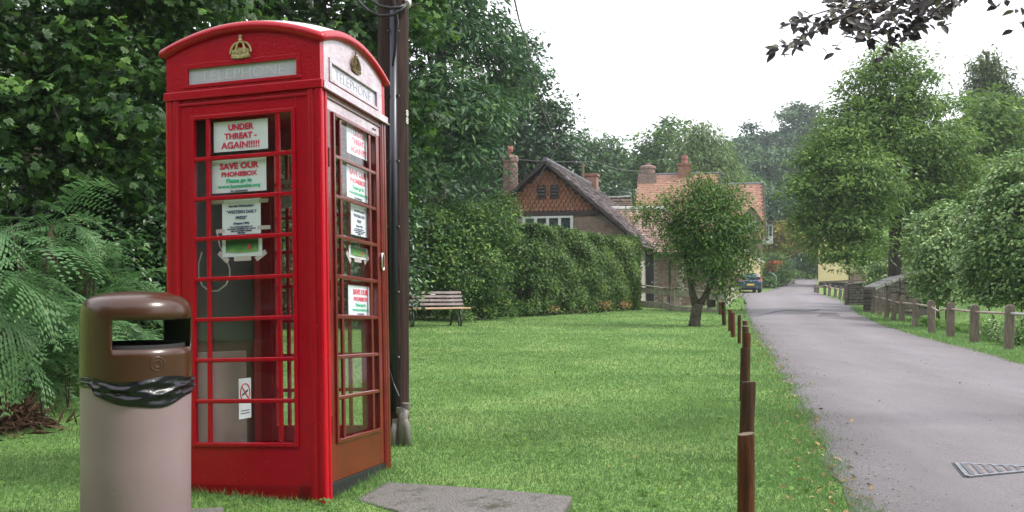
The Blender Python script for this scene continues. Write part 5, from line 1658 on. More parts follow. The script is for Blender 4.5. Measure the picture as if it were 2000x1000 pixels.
for sx in (-1, 1):
    MB().add([(sx * .765, .62, 1.02), (sx * .765, 2.6, 1.02), (sx * .64, 1.9, 1.40), (sx * .625, .85, 1.40), (sx * .74, .62, 1.02), (sx * .74, 2.6, 1.02), (sx * .6, 1.9, 1.40), (sx * .6, .85, 1.40)], [(0, 1, 2, 3), (4, 7, 6, 5), (0, 4, 5, 1), (1, 5, 6, 2), (2, 6, 7, 3), (3, 7, 4, 0)]).build('side_window', m_carglass, car)
    MB().add([(sx * .56, -.01, .78), (sx * .85, .10, .80), (sx * .80, .12, 1.03), (sx * .60, .03, 1.0), (sx * .56, .06, .78), (sx * .80, .2, .80), (sx * .75, .2, 1.03), (sx * .60, .1, 1.0)], [(0, 1, 2, 3), (4, 7, 6, 5), (0, 4, 5, 1), (1, 5, 6, 2), (2, 6, 7, 3), (3, 7, 4, 0)]).build('tail_light', m_tail, car, bevel=.01)
    MB().box((sx * .95, 2.2, 1.02), (.2, .1, .14)).build('wing_mirror', m_carblue, car, bevel=.03)
    for y in (.72, 3.2):
        w_ = MB().tube([(sx * .64, y, .31), (sx * .87, y, .31)], .315, 20).build('wheel', m_tyre, car, bevel=.03)
        MB().tube([(sx * .865, y, .31), (sx * .885, y, .31)], .2, 14).build('rim', m_rim, w_)
MB().bb(-.72, .72, -.04, .1, .34, .50).build('bumper', m_bumper, car, bevel=.03)
MB().bb(-.27, .27, -.05, -.041, .56, .68).build('number_plate', m_plate, car)
MB().bb(-.06, .06, -.02, .02, .82, .90).build('badge', m_rim, car)
tag(car, 'blue hatchback parked half under the small tree, seen from behind', 'car')

# ------------------------------------------------------------------ drain cover at the right edge
A_, B_, C_ = G(1868, 915), G(1890, 941), G(2068, 928)
dz = roadz(A_.x, A_.y)
dc = empty('drain_cover', (A_.x, A_.y, dz))
loc = [Vector((q.x - A_.x, q.y - A_.y, roadz(q.x, q.y) - dz)) for q in (A_, B_, C_)]
cen = (loc[0] + loc[1] + loc[2]) / 3
fr = MB()
for i in range(3):
    a, c = loc[i], loc[(i + 1) % 3]
    fr.bar(a - Vector((0, 0, .007)), c - Vector((0, 0, .007)), .024, .03)
fr.build('frame', m_castiron, dc)
gpm = MB()
for i in range(3):
    a, c = cen + (loc[i] - cen) * 1.07, cen + (loc[(i + 1) % 3] - cen) * 1.07
    gpm.bar(a - Vector((0, 0, .013)), c - Vector((0, 0, .013)), .030, .03)
gpm.build('rim_gap', m_black, dc)
inn = [cen + (q - cen) * .93 for q in loc]
MB().add([q + Vector((0, 0, .003)) for q in inn] + [q - Vector((0, 0, .01)) for q in inn], [(0, 1, 2), (5, 4, 3), (0, 3, 4, 1), (1, 4, 5, 2), (2, 5, 3, 0)]).build('plate', m_concretefill, dc)
rb = MB()
ax = (loc[2] - (loc[0] + loc[1]) / 2); Lx = ax.length; ax.normalize(); ay = (loc[0] - loc[1]); Ly = ay.length; ay.normalize()
for i in range(9):
    k0 = (i + .6) / 9.6
    half = Ly * .5 * (1 - k0) * .88
    c0_ = (loc[0] + loc[1]) / 2 + ax * (Lx * k0)
    nseg = max(1, int(half * 2 / .035))
    for j in range(nseg):
        p = c0_ + ay * (-half + (j + .5) * (2 * half / nseg)) + ax * 0.0
        rb.box(p + Vector((0, 0, .004)), (.030, .020, .010), Matrix.Rotation(math.atan2(ay.y, ay.x) + math.pi / 2, 3, 'Z'))
rb.build('raised_bar', m_castiron, dc, kind='stuff')
tag(dc, 'worn triangular drain cover set in the lane at the right', 'drain cover')

# hanging basket, handrail by the far bank
hb = P(1508, 520, 79)
hk = empty('hanging_basket', (hb.x, hb.y, hb.z - .35))
MB().lathe([(.02, -.15), (.25, -.05), (.38, .2), (.36, .2), (.02, .1)], 14).build('basket', m_pot, hk)
MB().tube([(0, 0, .2), (0, 0, 1.2), (0, 1.0, 1.25)], .03, 6).build('bracket', m_timber, hk)
foliage('flowers', [((0, 0, .35), (.55, .45, .38))], .16, L_flower, hk, seed=91, cov=3.0, aspect=.8)
foliage('leaves', [((0, 0, .25), (.6, .5, .4))], .14, L_hedge, hk, seed=92, cov=1.2)
tag(hk, 'hanging basket of orange flowers beyond the blue car', 'hanging basket')
hr0 = [P(1503, 530, 80), P(1514, 538, 80.2), P(1516, 541, 80.2), P(1516, 556, 80.2)]
tag(MB().tube(hr0, .05, 6).build('handrail', m_bluemetal), 'pale blue bent handrail on the left bank of the lane', 'handrail')

# ------------------------------------------------------------------ vegetation
def gb(u, Y, dz=0):
    x = (u - 1000) / F * Y
    return Vector((x, Y, gz(x, Y) + dz))
# left wood, near
tree('sycamore_tree', 'big sycamore with broad dark leaves filling the top left corner',
     B([(40, 60, 10.2, 170), (240, 20, 10.6, 150), (60, 230, 9.8, 150), (225, 200, 10.2, 145), (335, 130, 11, 95), (255, 320, 10.6, 90), (120, 330, 10.2, 115), (-110, 150, 9.8, 170), (-80, 330, 9.4, 130), (150, -90, 10.8, 180), (330, -60, 11, 150)], .85),
     gb(60, 12.4, -.1), P(60, -300, 12), .2, .088, L_syc, m_bark, 11, k=9, rl=.25, cov=1.25, aspect=.75, spray=.5, flat=.14, per=46, palmate=True, shell=.2)
tree('maple_tree', 'leafy green tree rising behind the telephone box and pole',
     B([(400, 20, 14, 120), (520, -40, 15, 150), (640, 30, 15.5, 110), (730, 60, 16, 90), (800, 20, 17, 70), (690, 150, 15.5, 95), (380, 150, 13.5, 90), (760, 220, 16.5, 80), (500, 180, 14, 150), (740, 340, 17, 90), (640, 300, 15, 120)], .85),
     gb(520, 17.5, -.1), P(520, -260, 16.5), .22, .12, L_syc, m_bark, 12, k=8, rl=.25, cov=1.5, aspect=.65, spray=.55, flat=.18, per=40, palmate=True, shell=.2)
bush('laurel_thicket', 'dark evergreen thicket in the shade left of the telephone box',
     B([(290, 440, 11, 100), (220, 520, 10.5, 100), (120, 450, 11, 120), (0, 470, 11, 140), (310, 560, 11, 80), (200, 640, 10.4, 80), (60, 620, 10.8, 120), (-120, 560, 10.6, 140), (310, 650, 11.2, 60), (420, 480, 12.5, 130), (430, 340, 13.5, 120), (330, 320, 13, 110)], .9),
     gb(180, 11.5), .12, L_dark, 13, cov=4.5, aspect=.5)
bush('dark_shrubbery', 'dark shrubbery closing the view behind the telephone box',
     B([(420, 560, 20, 95), (520, 540, 20.5, 100), (640, 535, 21.5, 95), (740, 555, 22, 80), (560, 440, 21, 120), (700, 440, 22.5, 110), (440, 430, 20, 120), (800, 470, 26, 70), (755, 590, 26, 36)], .9),
     gb(600, 22.5), .16, L_dark, 14, cov=4.5)
# trees behind the hedge
tree('chestnut_tree', 'tall sweet chestnut with long drooping leaves right of the pole',
     B([(820, 40, 27, 110), (905, 40, 28, 90), (965, 130, 30, 70), (860, 190, 26.5, 100), (920, 215, 27, 65), (820, 300, 26, 72), (895, 300, 26.5, 55), (935, 275, 27, 40), (945, 330, 27.5, 22), (850, -80, 28, 130), (780, 170, 28, 90), (960, 55, 29.5, 40), (985, 185, 30, 40)], .8),
     gb(860, 31, -.2), P(860, -150, 30), .32, .27, L_chest, m_bark, 21, k=9, rl=.25, cov=3.0, aspect=.30, spray=.75, droop=.5, hang=.12, shell=.3, flat=.3)
tree('dark_oak_tree', 'darker spreading tree between the chestnut and the cottage ridge',
     B([(1000, 175, 56, 60), (1035, 245, 56.5, 65), (1065, 300, 56.5, 65), (1105, 335, 57, 50), (975, 330, 58, 60), (1005, 95, 56, 36), (1125, 350, 57.5, 42), (960, 400, 55, 60), (1075, 225, 57, 38), (1030, 150, 57, 36), (940, 260, 56, 70)], .75),
     gb(1030, 60, -.2), P(1005, 70, 58), .4, .36, L_dark, m_bark, 22, k=9, rl=.22, cov=4.2, aspect=.5, spray=1.2)
tree('wood_edge_tree', 'rounded mid-green tree behind the cottage roof, right of the dark oak',
     B([(1160, 300, 98, 50), (1200, 325, 99, 50), (1150, 350, 96, 50), (1235, 350, 100, 32), (1185, 370, 98, 50), (1130, 285, 98, 30), (1225, 385, 100, 40), (1110, 310, 96, 40)], .85),
     gb(1175, 102, -.3), P(1175, 290, 100), .45, .50, L_oak, m_bark, 23, cov=4.2, spray=1.1)
tree('light_green_tree', 'pale green tree beside the weeping birch on the skyline',
     B([(1275, 280, 92, 32), (1295, 310, 92, 40), (1262, 320, 92, 30), (1310, 255, 93, 26), (1270, 350, 92, 40)]),
     gb(1285, 94, -.5), P(1285, 270, 93), .35, .45, L_apple, m_bark, 24, cov=4)
tree('weeping_birch', 'tall weeping birch with hanging pale foliage above the orange roof',
     B([(1350, 262, 82, 26), (1375, 270, 83, 36), (1345, 310, 82, 36), (1395, 305, 83, 42), (1370, 345, 82, 55), (1420, 340, 83, 30), (1335, 350, 82, 30), (1432, 375, 83, 30)], 1.15),
     gb(1375, 85, -.5), P(1372, 240, 84), .3, .42, L_pale, m_barkgrey, 25, cov=4.2, aspect=.3, spray=1.2, hang=.75, droop=.7)
# hill trees beyond the lane
hilltrees = [
    ('scots_pine', 'flat-topped pine on the skyline above the lane', [(1545, 222, 165, 24), (1565, 232, 166, 26), (1590, 226, 166, 24), (1555, 262, 165, 30), (1600, 260, 166, 30)], 1560, 168, 230, L_hill, .8),
    ('dark_fir', 'small dark fir standing up on the ridge left of the pine', [(1466, 250, 170, 9), (1468, 262, 170, 13), (1466, 280, 170, 17)], 1467, 171, 244, L_dark, 1.0),
    ('dark_fir', 'taller dark fir next to the pine on the ridge', [(1497, 262, 168, 10), (1500, 285, 168, 18), (1490, 310, 168, 26)], 1498, 169, 256, L_dark, 1.0),
    ('hillside_tree', 'broad rounded tree in the middle of the far hillside', [(1490, 335, 135, 40), (1520, 320, 136, 40), (1550, 335, 136, 40), (1510, 360, 134, 40)], 1515, 138, 310, L_hill, .8),
    ('hillside_tree', 'lighter tree at the foot of the far hillside above the roof end', [(1450, 370, 120, 34), (1475, 390, 120, 36), (1440, 400, 119, 30)], 1458, 122, 350, L_oak, .8),
    ('hillside_tree', 'dark round tree left of the big tree on the far slope', [(1540, 410, 118, 38), (1565, 390, 119, 40), (1520, 430, 117, 34), (1570, 440, 118, 40)], 1548, 121, 385, L_hill, .8),
    ('hillside_tree', 'bluish tree filling the slope just above the golden shrub', [(1500, 420, 112, 34), (1480, 440, 111, 30), (1525, 400, 112, 30)], 1500, 114, 400, L_dark, .8),
    ('hillside_tree', 'tree at the left end of the far ridge', [(1440, 290, 160, 26), (1455, 310, 160, 30), (1430, 330, 159, 32), (1470, 300, 161, 24)], 1448, 163, 285, L_hill, .8)]
for i, (nm, lb, bl, u, Y, vt, lm_, asp) in enumerate(hilltrees):
    tree(nm, lb, B(bl, asp), gb(u, Y, -1), P(u, vt, Y), .4, .8 if Y > 125 else .62, lm_, m_bark, 30 + i, k=6, rl=.3, cov=4.2, spray=1.6)
# big ash on the right
tree('ash_tree', 'big airy ash tree with dark trunk standing right of the lane',
     B([(1742, 112, 34, 46), (1700, 150, 34, 42), (1785, 140, 34, 38), (1745, 190, 34, 60), (1660, 225, 33.5, 45), (1640, 262, 33, 52), (1740, 275, 34, 75), (1625, 320, 32.5, 60), (1700, 350, 32, 72), (1805, 285, 34, 62), (1860, 270, 34.5, 46), (1610, 395, 32, 46), (1665, 435, 31.5, 46), (1765, 390, 34, 60), (1820, 375, 34, 50), (1595, 440, 32, 32), (1635, 490, 31, 30), (1690, 480, 31.5, 36), (1800, 210, 34.5, 34), (1655, 180, 34, 22), (1850, 200, 35, 26), (1590, 350, 32.5, 34), (1840, 420, 34.5, 44), (1600, 300, 32.5, 30), (1680, 400, 32, 50), (1575, 410, 32, 22), (1880, 330, 34.5, 44), (1572, 365, 32, 28), (1620, 360, 32, 48), (1660, 300, 32.5, 50), (1870, 385, 34.5, 50), (1835, 330, 34.3, 50), (1690, 425, 32, 38), (1600, 470, 31.5, 34), (1660, 495, 31, 30), (1562, 430, 32, 20), (1815, 440, 33.5, 36), (1580, 310, 32.5, 22), (1780, 215, 34.5, 45), (1690, 215, 34, 40), (1650, 515, 30.5, 16)], .72),
     gb(1762, 35, -.3), P(1725, 150, 34.3), .30, .185, L_ash, m_bark, 41, k=18, rl=.42, cov=3.6, aspect=.36, spray=.62, per=40, flat=.3)
tree('yew_green_tree', 'pale yellowish-green tree in front of the pointed conifer',
     B([(1935, 225, 42, 48), (1955, 275, 42, 48), (1900, 270, 42, 42), (1965, 330, 42, 52), (1915, 340, 42, 50), (1985, 250, 42, 18), (2030, 330, 42, 50), (1890, 360, 42, 45)]),
     gb(1940, 44, -.3), P(1938, 200, 43), .3, .32, L_ash, m_bark, 42, cov=3.8, aspect=.4)
tree('cypress_tree', 'pointed conifer with three ragged tips behind the pale green tree',
     B([(1912, 112, 62, 7), (1912, 130, 62, 12), (1928, 105, 62, 8), (1928, 125, 62, 15), (1943, 112, 62, 8), (1944, 135, 62, 15), (1930, 155, 62, 26), (1950, 165, 62, 20), (1925, 185, 62, 32), (1960, 185, 62, 20), (1935, 215, 62, 45)], 1.2),
     gb(1930, 63, -.5), P(1929, 100, 62.5), .35, .40, L_conif, m_bark, 43, cov=4.5, aspect=.28, hang=.4, droop=.5, spray=.9)
tree('tall_pine', 'dark far pine at the right edge of the picture', B([(1985, 200, 150, 14), (1995, 215, 150, 20), (1980, 235, 150, 18), (2010, 200, 150, 20)]), gb(1990, 151, -1), P(1990, 195, 150), .5, .75, L_dark, m_bark, 44, cov=4)
# small forked tree on the green
tb = G(1356, 637)
t = empty('small_forked_tree', (tb.x, tb.y, gz(tb.x, tb.y)))
def tl(u, v, Y): return P(u, v, Y) - t.location
mb = MB()
mb.tube([tl(1356, 640, tb.y), tl(1357, 628, tb.y), tl(1360, 608, tb.y), tl(1363, 593, tb.y)], [.165, .14, .135, .14], 14)
mb.tube([tl(1360, 597, tb.y), tl(1353, 575, tb.y), tl(1350, 552, tb.y), tl(1346, 525, tb.y + .1), tl(1330, 470, tb.y + .2), tl(1300, 430, tb.y + .2)], [.11, .088, .08, .07, .05, .02], 12)
mb.tube([tl(1365, 596, tb.y), tl(1375, 582, tb.y), tl(1388, 556, tb.y - .1), tl(1394, 530, tb.y - .1), tl(1400, 480, tb.y), tl(1395, 410, tb.y), tl(1388, 360, tb.y)], [.10, .075, .068, .065, .06, .04, .015], 12)
mb.tube([tl(1398, 490, tb.y), tl(1425, 450, tb.y + .2), tl(1445, 420, tb.y + .3)], [.045, .03, .01], 8)
mb.tube([tl(1347, 528, tb.y), tl(1362, 470, tb.y), tl(1350, 410, tb.y)], [.05, .035, .01], 8)
mb.tube([tl(1397, 500, tb.y), tl(1430, 500, tb.y), tl(1458, 515, tb.y)], [.03, .02, .008], 6)
tk = mb.build('trunk', m_barkgrey, t, smooth=True)
for u, v in ((1352, 565), (1355, 583), (1354, 618), (1351, 557)):
    q = tl(u, v, tb.y - .11)
    MB().lathe([(.002, .02), (.02, .018), (.033, .004), (.036, -.01)], 10, (0, 0, 0)).build('knot', m_black, tk).matrix_basis = Matrix.Translation(q) @ Matrix.Rotation(math.pi / 2, 4, 'X')
bl = B([(1388, 362, tb.y, 36), (1350, 385, tb.y, 42), (1425, 380, tb.y, 36), (1400, 425, tb.y - .4, 52), (1340, 440, tb.y - .2, 40), (1445, 435, tb.y, 36), (1302, 392, tb.y + .2, 26), (1265, 405, tb.y + .3, 15), (1385, 490, tb.y - .4, 44), (1432, 500, tb.y, 34), (1452, 480, tb.y, 24), (1345, 488, tb.y - .1, 25), (1316, 440, tb.y, 22), (1395, 515, tb.y - .3, 20), (1415, 470, tb.y - .4, 34), (1412, 545, tb.y - .2, 22), (1438, 522, tb.y, 17), (1282, 430, tb.y + .2, 12), (1360, 450, tb.y + .4, 50), (1355, 345, tb.y, 16), (1375, 525, tb.y - .3, 22), (1425, 570, tb.y - .1, 9), (1280, 480, tb.y, 10), (1336, 525, tb.y, 12), (1462, 440, tb.y, 20), (1462, 488, tb.y, 15), (1250, 400, tb.y + .3, 16)], .9)
foliage('crown', [(Vector(c) - t.location, r) for c, r in bl], .085, L_apple, t, seed=51, cov=2.6, aspect=.5, spray=.34, droop=.7, hang=.45, per=40)
tag(t, 'small tree with forked grey trunk standing on the green', 'tree')
# hedges
bush('mixed_hedge', 'tall loose hedge of mixed shrubs and brambles behind the bench',
     B([(840, 450, 25.7, 50), (900, 440, 26.7, 50), (955, 440, 27.7, 48), (985, 405, 28.7, 26), (850, 520, 25.7, 60), (930, 520, 26.7, 62), (1000, 500, 29.2, 52), (880, 590, 26.3, 32), (955, 585, 27.7, 34), (1015, 565, 30.2, 40), (830, 590, 26.7, 30), (760, 500, 25.7, 70), (980, 470, 28.7, 40), (1040, 590, 31.2, 18), (815, 420, 26.2, 30), (870, 410, 26.7, 22), (920, 600, 27.2, 24)]),
     gb(920, 27.5), .115, L_hedge, 61, cat='hedge', cov=4.2, spray=.4, per=22, aspect=.55)
def box_hedge(name, label, p0, p1, width, z0, z1a, z1b, L, mat, seed, cov=4.5, cat='hedge'):
    rg = np.random.default_rng(seed)
    p0 = np.array(p0); p1 = np.array(p1)
    d = p1 - p0; ln = np.linalg.norm(d); d /= ln; nn = np.array([d[1], -d[0]])    # towards the camera side
    o = empty(name, (p0[0], p0[1], 0))
    area = ln * (z1a + z1b) / 2 * 1.6 + ln * width + width * 3
    n = int(cov * area / (L * L * .5 * .55))
    f = rg.choice(4, n, p=[.50, .25, .17, .08])
    a = rg.uniform(-.02, 1.0, n); hz_ = rg.uniform(0, 1, n) ** .9
    ztop = z1a + (z1b - z1a) * a + .05 * np.sin(a * 40) + .04 * np.sin(a * 93 + 1)
    lat = np.where(f == 0, width / 2, np.where(f == 1, rg.uniform(-.5, .5, n) * width, np.where(f == 2, rg.uniform(-.5, .5, n) * width, rg.uniform(-.5, .5, n) * width)))
    aa = np.where(f == 2, 1.0, a)
    zz = np.where(f == 1, ztop, z0 + (ztop - z0) * hz_)
    bul = .05 * np.sin(a * 17 + 1.5 * np.sin(zz * 3)) + .04 * np.sin(a * 29 + zz * 4) + .03 * np.sin(zz * 7 + a * 11)
    lat = lat + np.where(f == 0, bul - .35 * (1 - hz_) ** 3, 0)
    inn = np.abs(rg.normal(size=n)) * .11
    lat = np.where(f == 0, lat - inn + rg.normal(size=n) * .03, lat)
    zz = np.where(f == 1, zz - inn + rg.normal(size=n) * .04, zz)
    al = aa * ln - np.where(f == 2, inn, 0)
    lat = np.where(f == 3, rg.uniform(-.4, .4, n) * width, lat)
    pos = np.stack([d[0] * al + nn[0] * lat, d[1] * al + nn[1] * lat, zz], 1)
    base_n = np.where((f == 1)[:, None], np.array([0, 0, 1.0]), np.where((f == 2)[:, None], np.array([d[0], d[1], .3]), np.array([nn[0], nn[1], .5])))
    nrm = base_n + rg.normal(size=(n, 3)) * .55
    nrm /= np.linalg.norm(nrm, axis=1, keepdims=True)
    LL = L * rg.uniform(.6, 1.3, n)
    patch = .5 + .28 * np.sin(a * 19 + 2.2 * np.sin(zz * 4.3 + a * 7)) + .28 * np.sin(zz * 6.1 + 2.5 * np.sin(a * 13))
    top = np.clip((zz - z0) / (ztop - z0), 0, 1)
    rn = np.clip(rg.uniform(0, 1, n) * .42 + .34 * patch + .26 * a - .05, 0, 1)
    me = leaf_mesh('leaves', pos, nrm, rg.normal(size=(n, 3)) + base_n * .3, LL, LL * .55, rn, mat)
    lo = inst('leaves', me, o)
    st = MB()
    rng = random.Random(seed)
    for i in range(int(ln / .45)):
        q = (i + .5) * .45
        st.tube([(d[0] * q, d[1] * q, z0 - .2), (d[0] * q + rng.uniform(-.2, .2), d[1] * q + rng.uniform(-.2, .2), z0 + (z1a - z0) * .75)], [.04, .02], 5)
    st.build('stem', m_twig, o, kind='stuff')
    return tag(o, label, cat)
pA, pB = P(1008, 600, 29.0), P(1222, 600, 35.2)
box_hedge('clipped_hedge', 'clipped hedge with yellow-edged leaves in front of the cottage', (pA.x + .2, pA.y + .5), (pB.x + .1, pB.y + .5), 1.2, .05, P(1010, 440, 29).z, P(1228, 474, 35).z, .10, L_varieg, 62, cov=5)
bush('bramble_patch', 'low brambles and weeds along the foot of the hedge right of the bench', B([(945, 608, 26.5, 14), (985, 603, 27.8, 15), (1020, 600, 29, 13), (1060, 596, 30, 14), (1100, 592, 31.2, 14), (1150, 588, 32.6, 12), (905, 612, 25.2, 12), (1190, 585, 33.6, 9)]), gb(1010, 28.5), .10, L_hedge, 63, cat='brambles', cov=3.5)
tag(foliage('dead_leaves', B([(1130, 597, 32, 9, 2.0), (1180, 594, 33.4, 10, 2), (1215, 592, 34.5, 9, 2.0), (1080, 602, 30, 7, 2)], .35), .09, L_litter, None, seed=64, cov=2.2, kind='stuff'), 'brown dead leaves under the clipped hedge', 'leaf litter')
# right hedges
bush('ivy_clad_hedge', 'lower ivy-clad hedge beside the big tree trunk on the right',
     B([(1830, 450, 27, 42), (1850, 510, 26, 48), (1820, 530, 27, 38), (1870, 460, 26.5, 40), (1870, 555, 25.5, 26), (1810, 490, 28, 36), (1838, 565, 26, 22), (1815, 570, 27.5, 18), (1850, 430, 27, 34), (1822, 583, 26.6, 11), (1845, 583, 26, 11), (1868, 580, 25.4, 12), (1886, 578, 24.8, 12), (1840, 480, 26.2, 40), (1880, 520, 25.8, 36)]),
     gb(1845, 28), .105, L_ivy, 71, cat='hedge', cov=6, spray=.25, per=24, aspect=.7, shell=.75)
bush('tall_ivy_hedge', 'tall glossy hedge at the right edge above the grass bank',
     B([(1920, 430, 23, 46), (1928, 500, 22.5, 50), (1945, 400, 23, 40), (1960, 460, 22, 60), (1930, 548, 22.4, 26), (1985, 545, 21.6, 30), (1985, 360, 22.5, 50), (1985, 500, 22, 62), (2030, 380, 22, 80), (2050, 500, 21.5, 80), (1960, 550, 22, 24), (1905, 548, 22.8, 24), (2010, 550, 21.5, 28), (1898, 576, 22.8, 13), (1922, 580, 22.4, 13), (1948, 580, 22, 13), (1974, 582, 21.7, 13), (2000, 584, 21.4, 14), (2030, 586, 21.2, 16), (2130, 420, 21, 110), (2150, 540, 20.5, 60)]),
     gb(2010, 24), .10, L_ivy, 72, cat='hedge', cov=6.5, spray=.24, per=24, aspect=.7, shell=.75)
bush('bank_shrub', 'small bushy shrub growing behind the last fence posts on the right', B([(1945, 640, 17.2, 28), (1975, 655, 16.4, 24), (1915, 635, 18, 18), (2010, 645, 16.2, 34)]), gb(1960, 17), .06, L_ivy, 73, cov=2.4)
bush('wall_ivy', 'dark bushy ivy between the big tree trunk and sloping wall', B([(1700, 520, 38, 24), (1725, 530, 37, 24), (1765, 500, 38, 40), (1790, 530, 36, 22), (1680, 505, 38, 20), (1740, 490, 39, 40), (1800, 560, 33.5, 16), (1790, 470, 38, 40)]), gb(1745, 39), .17, L_ivy, 74, cov=4.2)
# far end of the lane
bush('golden_shrub', 'golden-yellow rounded shrub beside the orange roof end', B([(1527, 468, 97, 34), (1505, 480, 97, 26), (1550, 480, 97, 24), (1525, 448, 97, 18)], .85), gb(1527, 98), .40, L_gold, 81, cov=4)
bush('bank_creepers', 'creeper-covered bank on the left of the lane beyond the car', B([(1507, 535, 82, 20), (1522, 525, 86, 24), (1538, 538, 91, 14), (1497, 555, 78, 14), (1512, 556, 81, 13), (1528, 548, 87, 13), (1515, 508, 86, 14), (1493, 540, 80, 14)]), gb(1515, 86), .26, L_hedge, 82, cov=4.2)
tree('lane_tree', 'dark tree arching over the far bend of the lane', B([(1548, 505, 112, 28), (1570, 490, 113, 32), (1560, 525, 112, 18), (1595, 480, 112, 36), (1530, 510, 108, 18)]), gb(1560, 116, -.3), P(1562, 470, 114), .3, .5, L_dark, m_bark, 83, cov=4.5)
tree('lane_side_tree', 'mid-green bushy tree on the right of the far bend', B([(1588, 520, 104, 14), (1598, 500, 103, 22), (1585, 535, 103, 9), (1610, 480, 102, 30), (1605, 440, 101, 36), (1580, 445, 104, 30), (1590, 410, 104, 30)]), gb(1603, 105, -.3), P(1603, 430, 103), .3, .42, L_apple, m_bark, 84, cov=4.2)
# wooded hillsides
rg = np.random.default_rng(7)
bl = []
for i in range(260):
    Y = rg.uniform(150, 300)
    u = rg.uniform(1405, 2250)
    x = (u - 1000) / F * Y
    z = gz(x, Y)
    r = rg.uniform(3.5, 6)
    bl.append((Vector((x, Y, z + r * .5)), (r, r, r * .9)))
tag(foliage('hillside_woods', bl, 1.5, L_hill, None, seed=85, cov=2.6, kind='stuff', spray=2.2), 'dense woods covering the far hillside', 'woods')
bl = []
for i in range(150):
    Y = rg.uniform(14, 105)
    x = float(bankx(Y)) - rg.uniform(9, 30)
    z = gz(x, Y)
    r = rg.uniform(1.6, 3.2)
    bl.append((Vector((x, Y, z + r * .6)), (r, r, r)))
for i in range(230):  # unseen trees added behind the camera to darken reflections in the box front
    x = rg.uniform(-24, 12); Y = rg.uniform(-20, -8)
    r = rg.uniform(1.8, 3.0)
    bl.append((Vector((x, Y, gz(x, Y) + rg.uniform(.8, 10))), (r, r, r)))
tag(foliage('bank_and_unseen_woods', bl, .45, L_dark, None, seed=86, cov=2.4, kind='stuff', spray=1.2), 'dark woods on the bank behind the left-hand trees, plus unseen trees added behind the camera', 'woods')
# copper beech hanging in at the top right
cbx, cby = 8.6, 6.6
cbt = empty('copper_beech', (cbx, cby, gz(cbx, cby) - .1))
mb = MB()
T = lambda u, v, Y: P(u, v, Y) - cbt.location
mb.tube([(0, 0, 0), (.05, 0, 1.5), (-.1, .05, 3.2), (-.2, .1, 6)], [.3, .24, .2, .12], 12)
mb.tube([(-.1, .05, 3.3), T(2350, -160, 7), T(2100, -120, 6.8), T(1880, -60, 6.6), T(1760, -20, 6.5), T(1640, 25, 6.4)], [.10, .07, .05, .018, .007, .002], 8)
mb.tube([(-.1, .05, 3.2), T(2300, -40, 6.9), T(2080, 20, 6.6), T(2000, 50, 6.5)], [.06, .035, .015, .005], 7)
mb.build('trunk', m_bark, cbt, smooth=True)
rg = np.random.default_rng(55)
C, N, D, LL, RN = [], [], [], [], []
tw = MB()
def twig(u0, v0, u1, v1, Y, n, sag=8, L=.082):
    pts = []
    for i in range(6):
        k = i / 5
        pts.append(T(u0 + (u1 - u0) * k, v0 + (v1 - v0) * k + sag * k * k, Y + .15 * math.sin(k * 3 + u0)))
    tw.tube(pts, [.006, .005, .004, .003, .0025, .0015], 5)
    for i in range(n):
        k = rg.uniform(.08, 1)
        j = min(int(k * 5), 4)
        q = Vector(pts[j]).lerp(Vector(pts[j + 1]), k * 5 - j)
        C.append(np.array(q) + rg.normal(size=3) * .012)
        N.append(np.array([rg.normal() * .5, -.75 + rg.normal() * .45, .55]))
        D.append(np.array([(u1 - u0) / 400 + rg.normal() * .75, rg.normal() * .4, -.45 + rg.normal() * .5]))
        LL.append(L * rg.uniform(.65, 1.2)); RN.append(rg.uniform(0, 1))
for a in [(1760, -20, 1525, 55, 6.4, 26), (1740, 0, 1560, 70, 6.5, 22), (1700, 10, 1510, 95, 6.3, 20), (1800, -10, 1600, 40, 6.6, 34), (1820, 0, 1640, 60, 6.5, 34), (1850, -20, 1690, 75, 6.4, 34), (1840, -10, 1730, 85, 6.3, 30), (1860, -30, 1770, 50, 6.5, 34), (1900, -30, 1800, 40, 6.6, 26), (1880, -40, 1650, 10, 6.7, 36), (1780, -40, 1600, 5, 6.5, 26), (1760, 10, 1680, 65, 6.2, 22), (1690, 5, 1590, 55, 6.4, 22), (1650, 10, 1515, 110, 6.4, 16), (1620, 20, 1540, 40, 6.5, 14), (1700, 20, 1620, 100, 6.3, 16), (1760, 30, 1720, 105, 6.3, 14), (1840, 10, 1760, 75, 6.1, 20), (1880, 0, 1835, 45, 6.4, 10), (1880, -30, 1860, 10, 6.5, 8), (1905, -40, 1840, 20, 6.6, 14),
          (2060, -10, 1975, 55, 6.5, 9), (2060, 20, 1990, 62, 6.4, 8), (2040, -30, 1930, 8, 6.6, 7), (2080, -40, 1985, 15, 6.6, 10), (2100, 0, 2005, 40, 6.3, 14)]:
    twig(*a)
# the rest of its crown, above and right of the picture
for i in range(60):
    twig(2050 + rg.uniform(-60, 500), -150 + rg.uniform(-260, 60), 1900 + rg.uniform(-150, 500), -150 + rg.uniform(-200, 80), 6.6 + rg.uniform(-1, 1.4), 40)
tw.build('twig', m_twig, cbt)
N = np.array(N); N /= np.linalg.norm(N, axis=1, keepdims=True)
LL = np.array(LL)
me = oval_mesh('leaves', np.array(C), N, np.array(D), LL, LL * .60, np.array(RN), L_beech)
inst('leaves', me, cbt)
tag(cbt, 'purple-leaved beech bough hanging into the top right of the sky', 'tree')

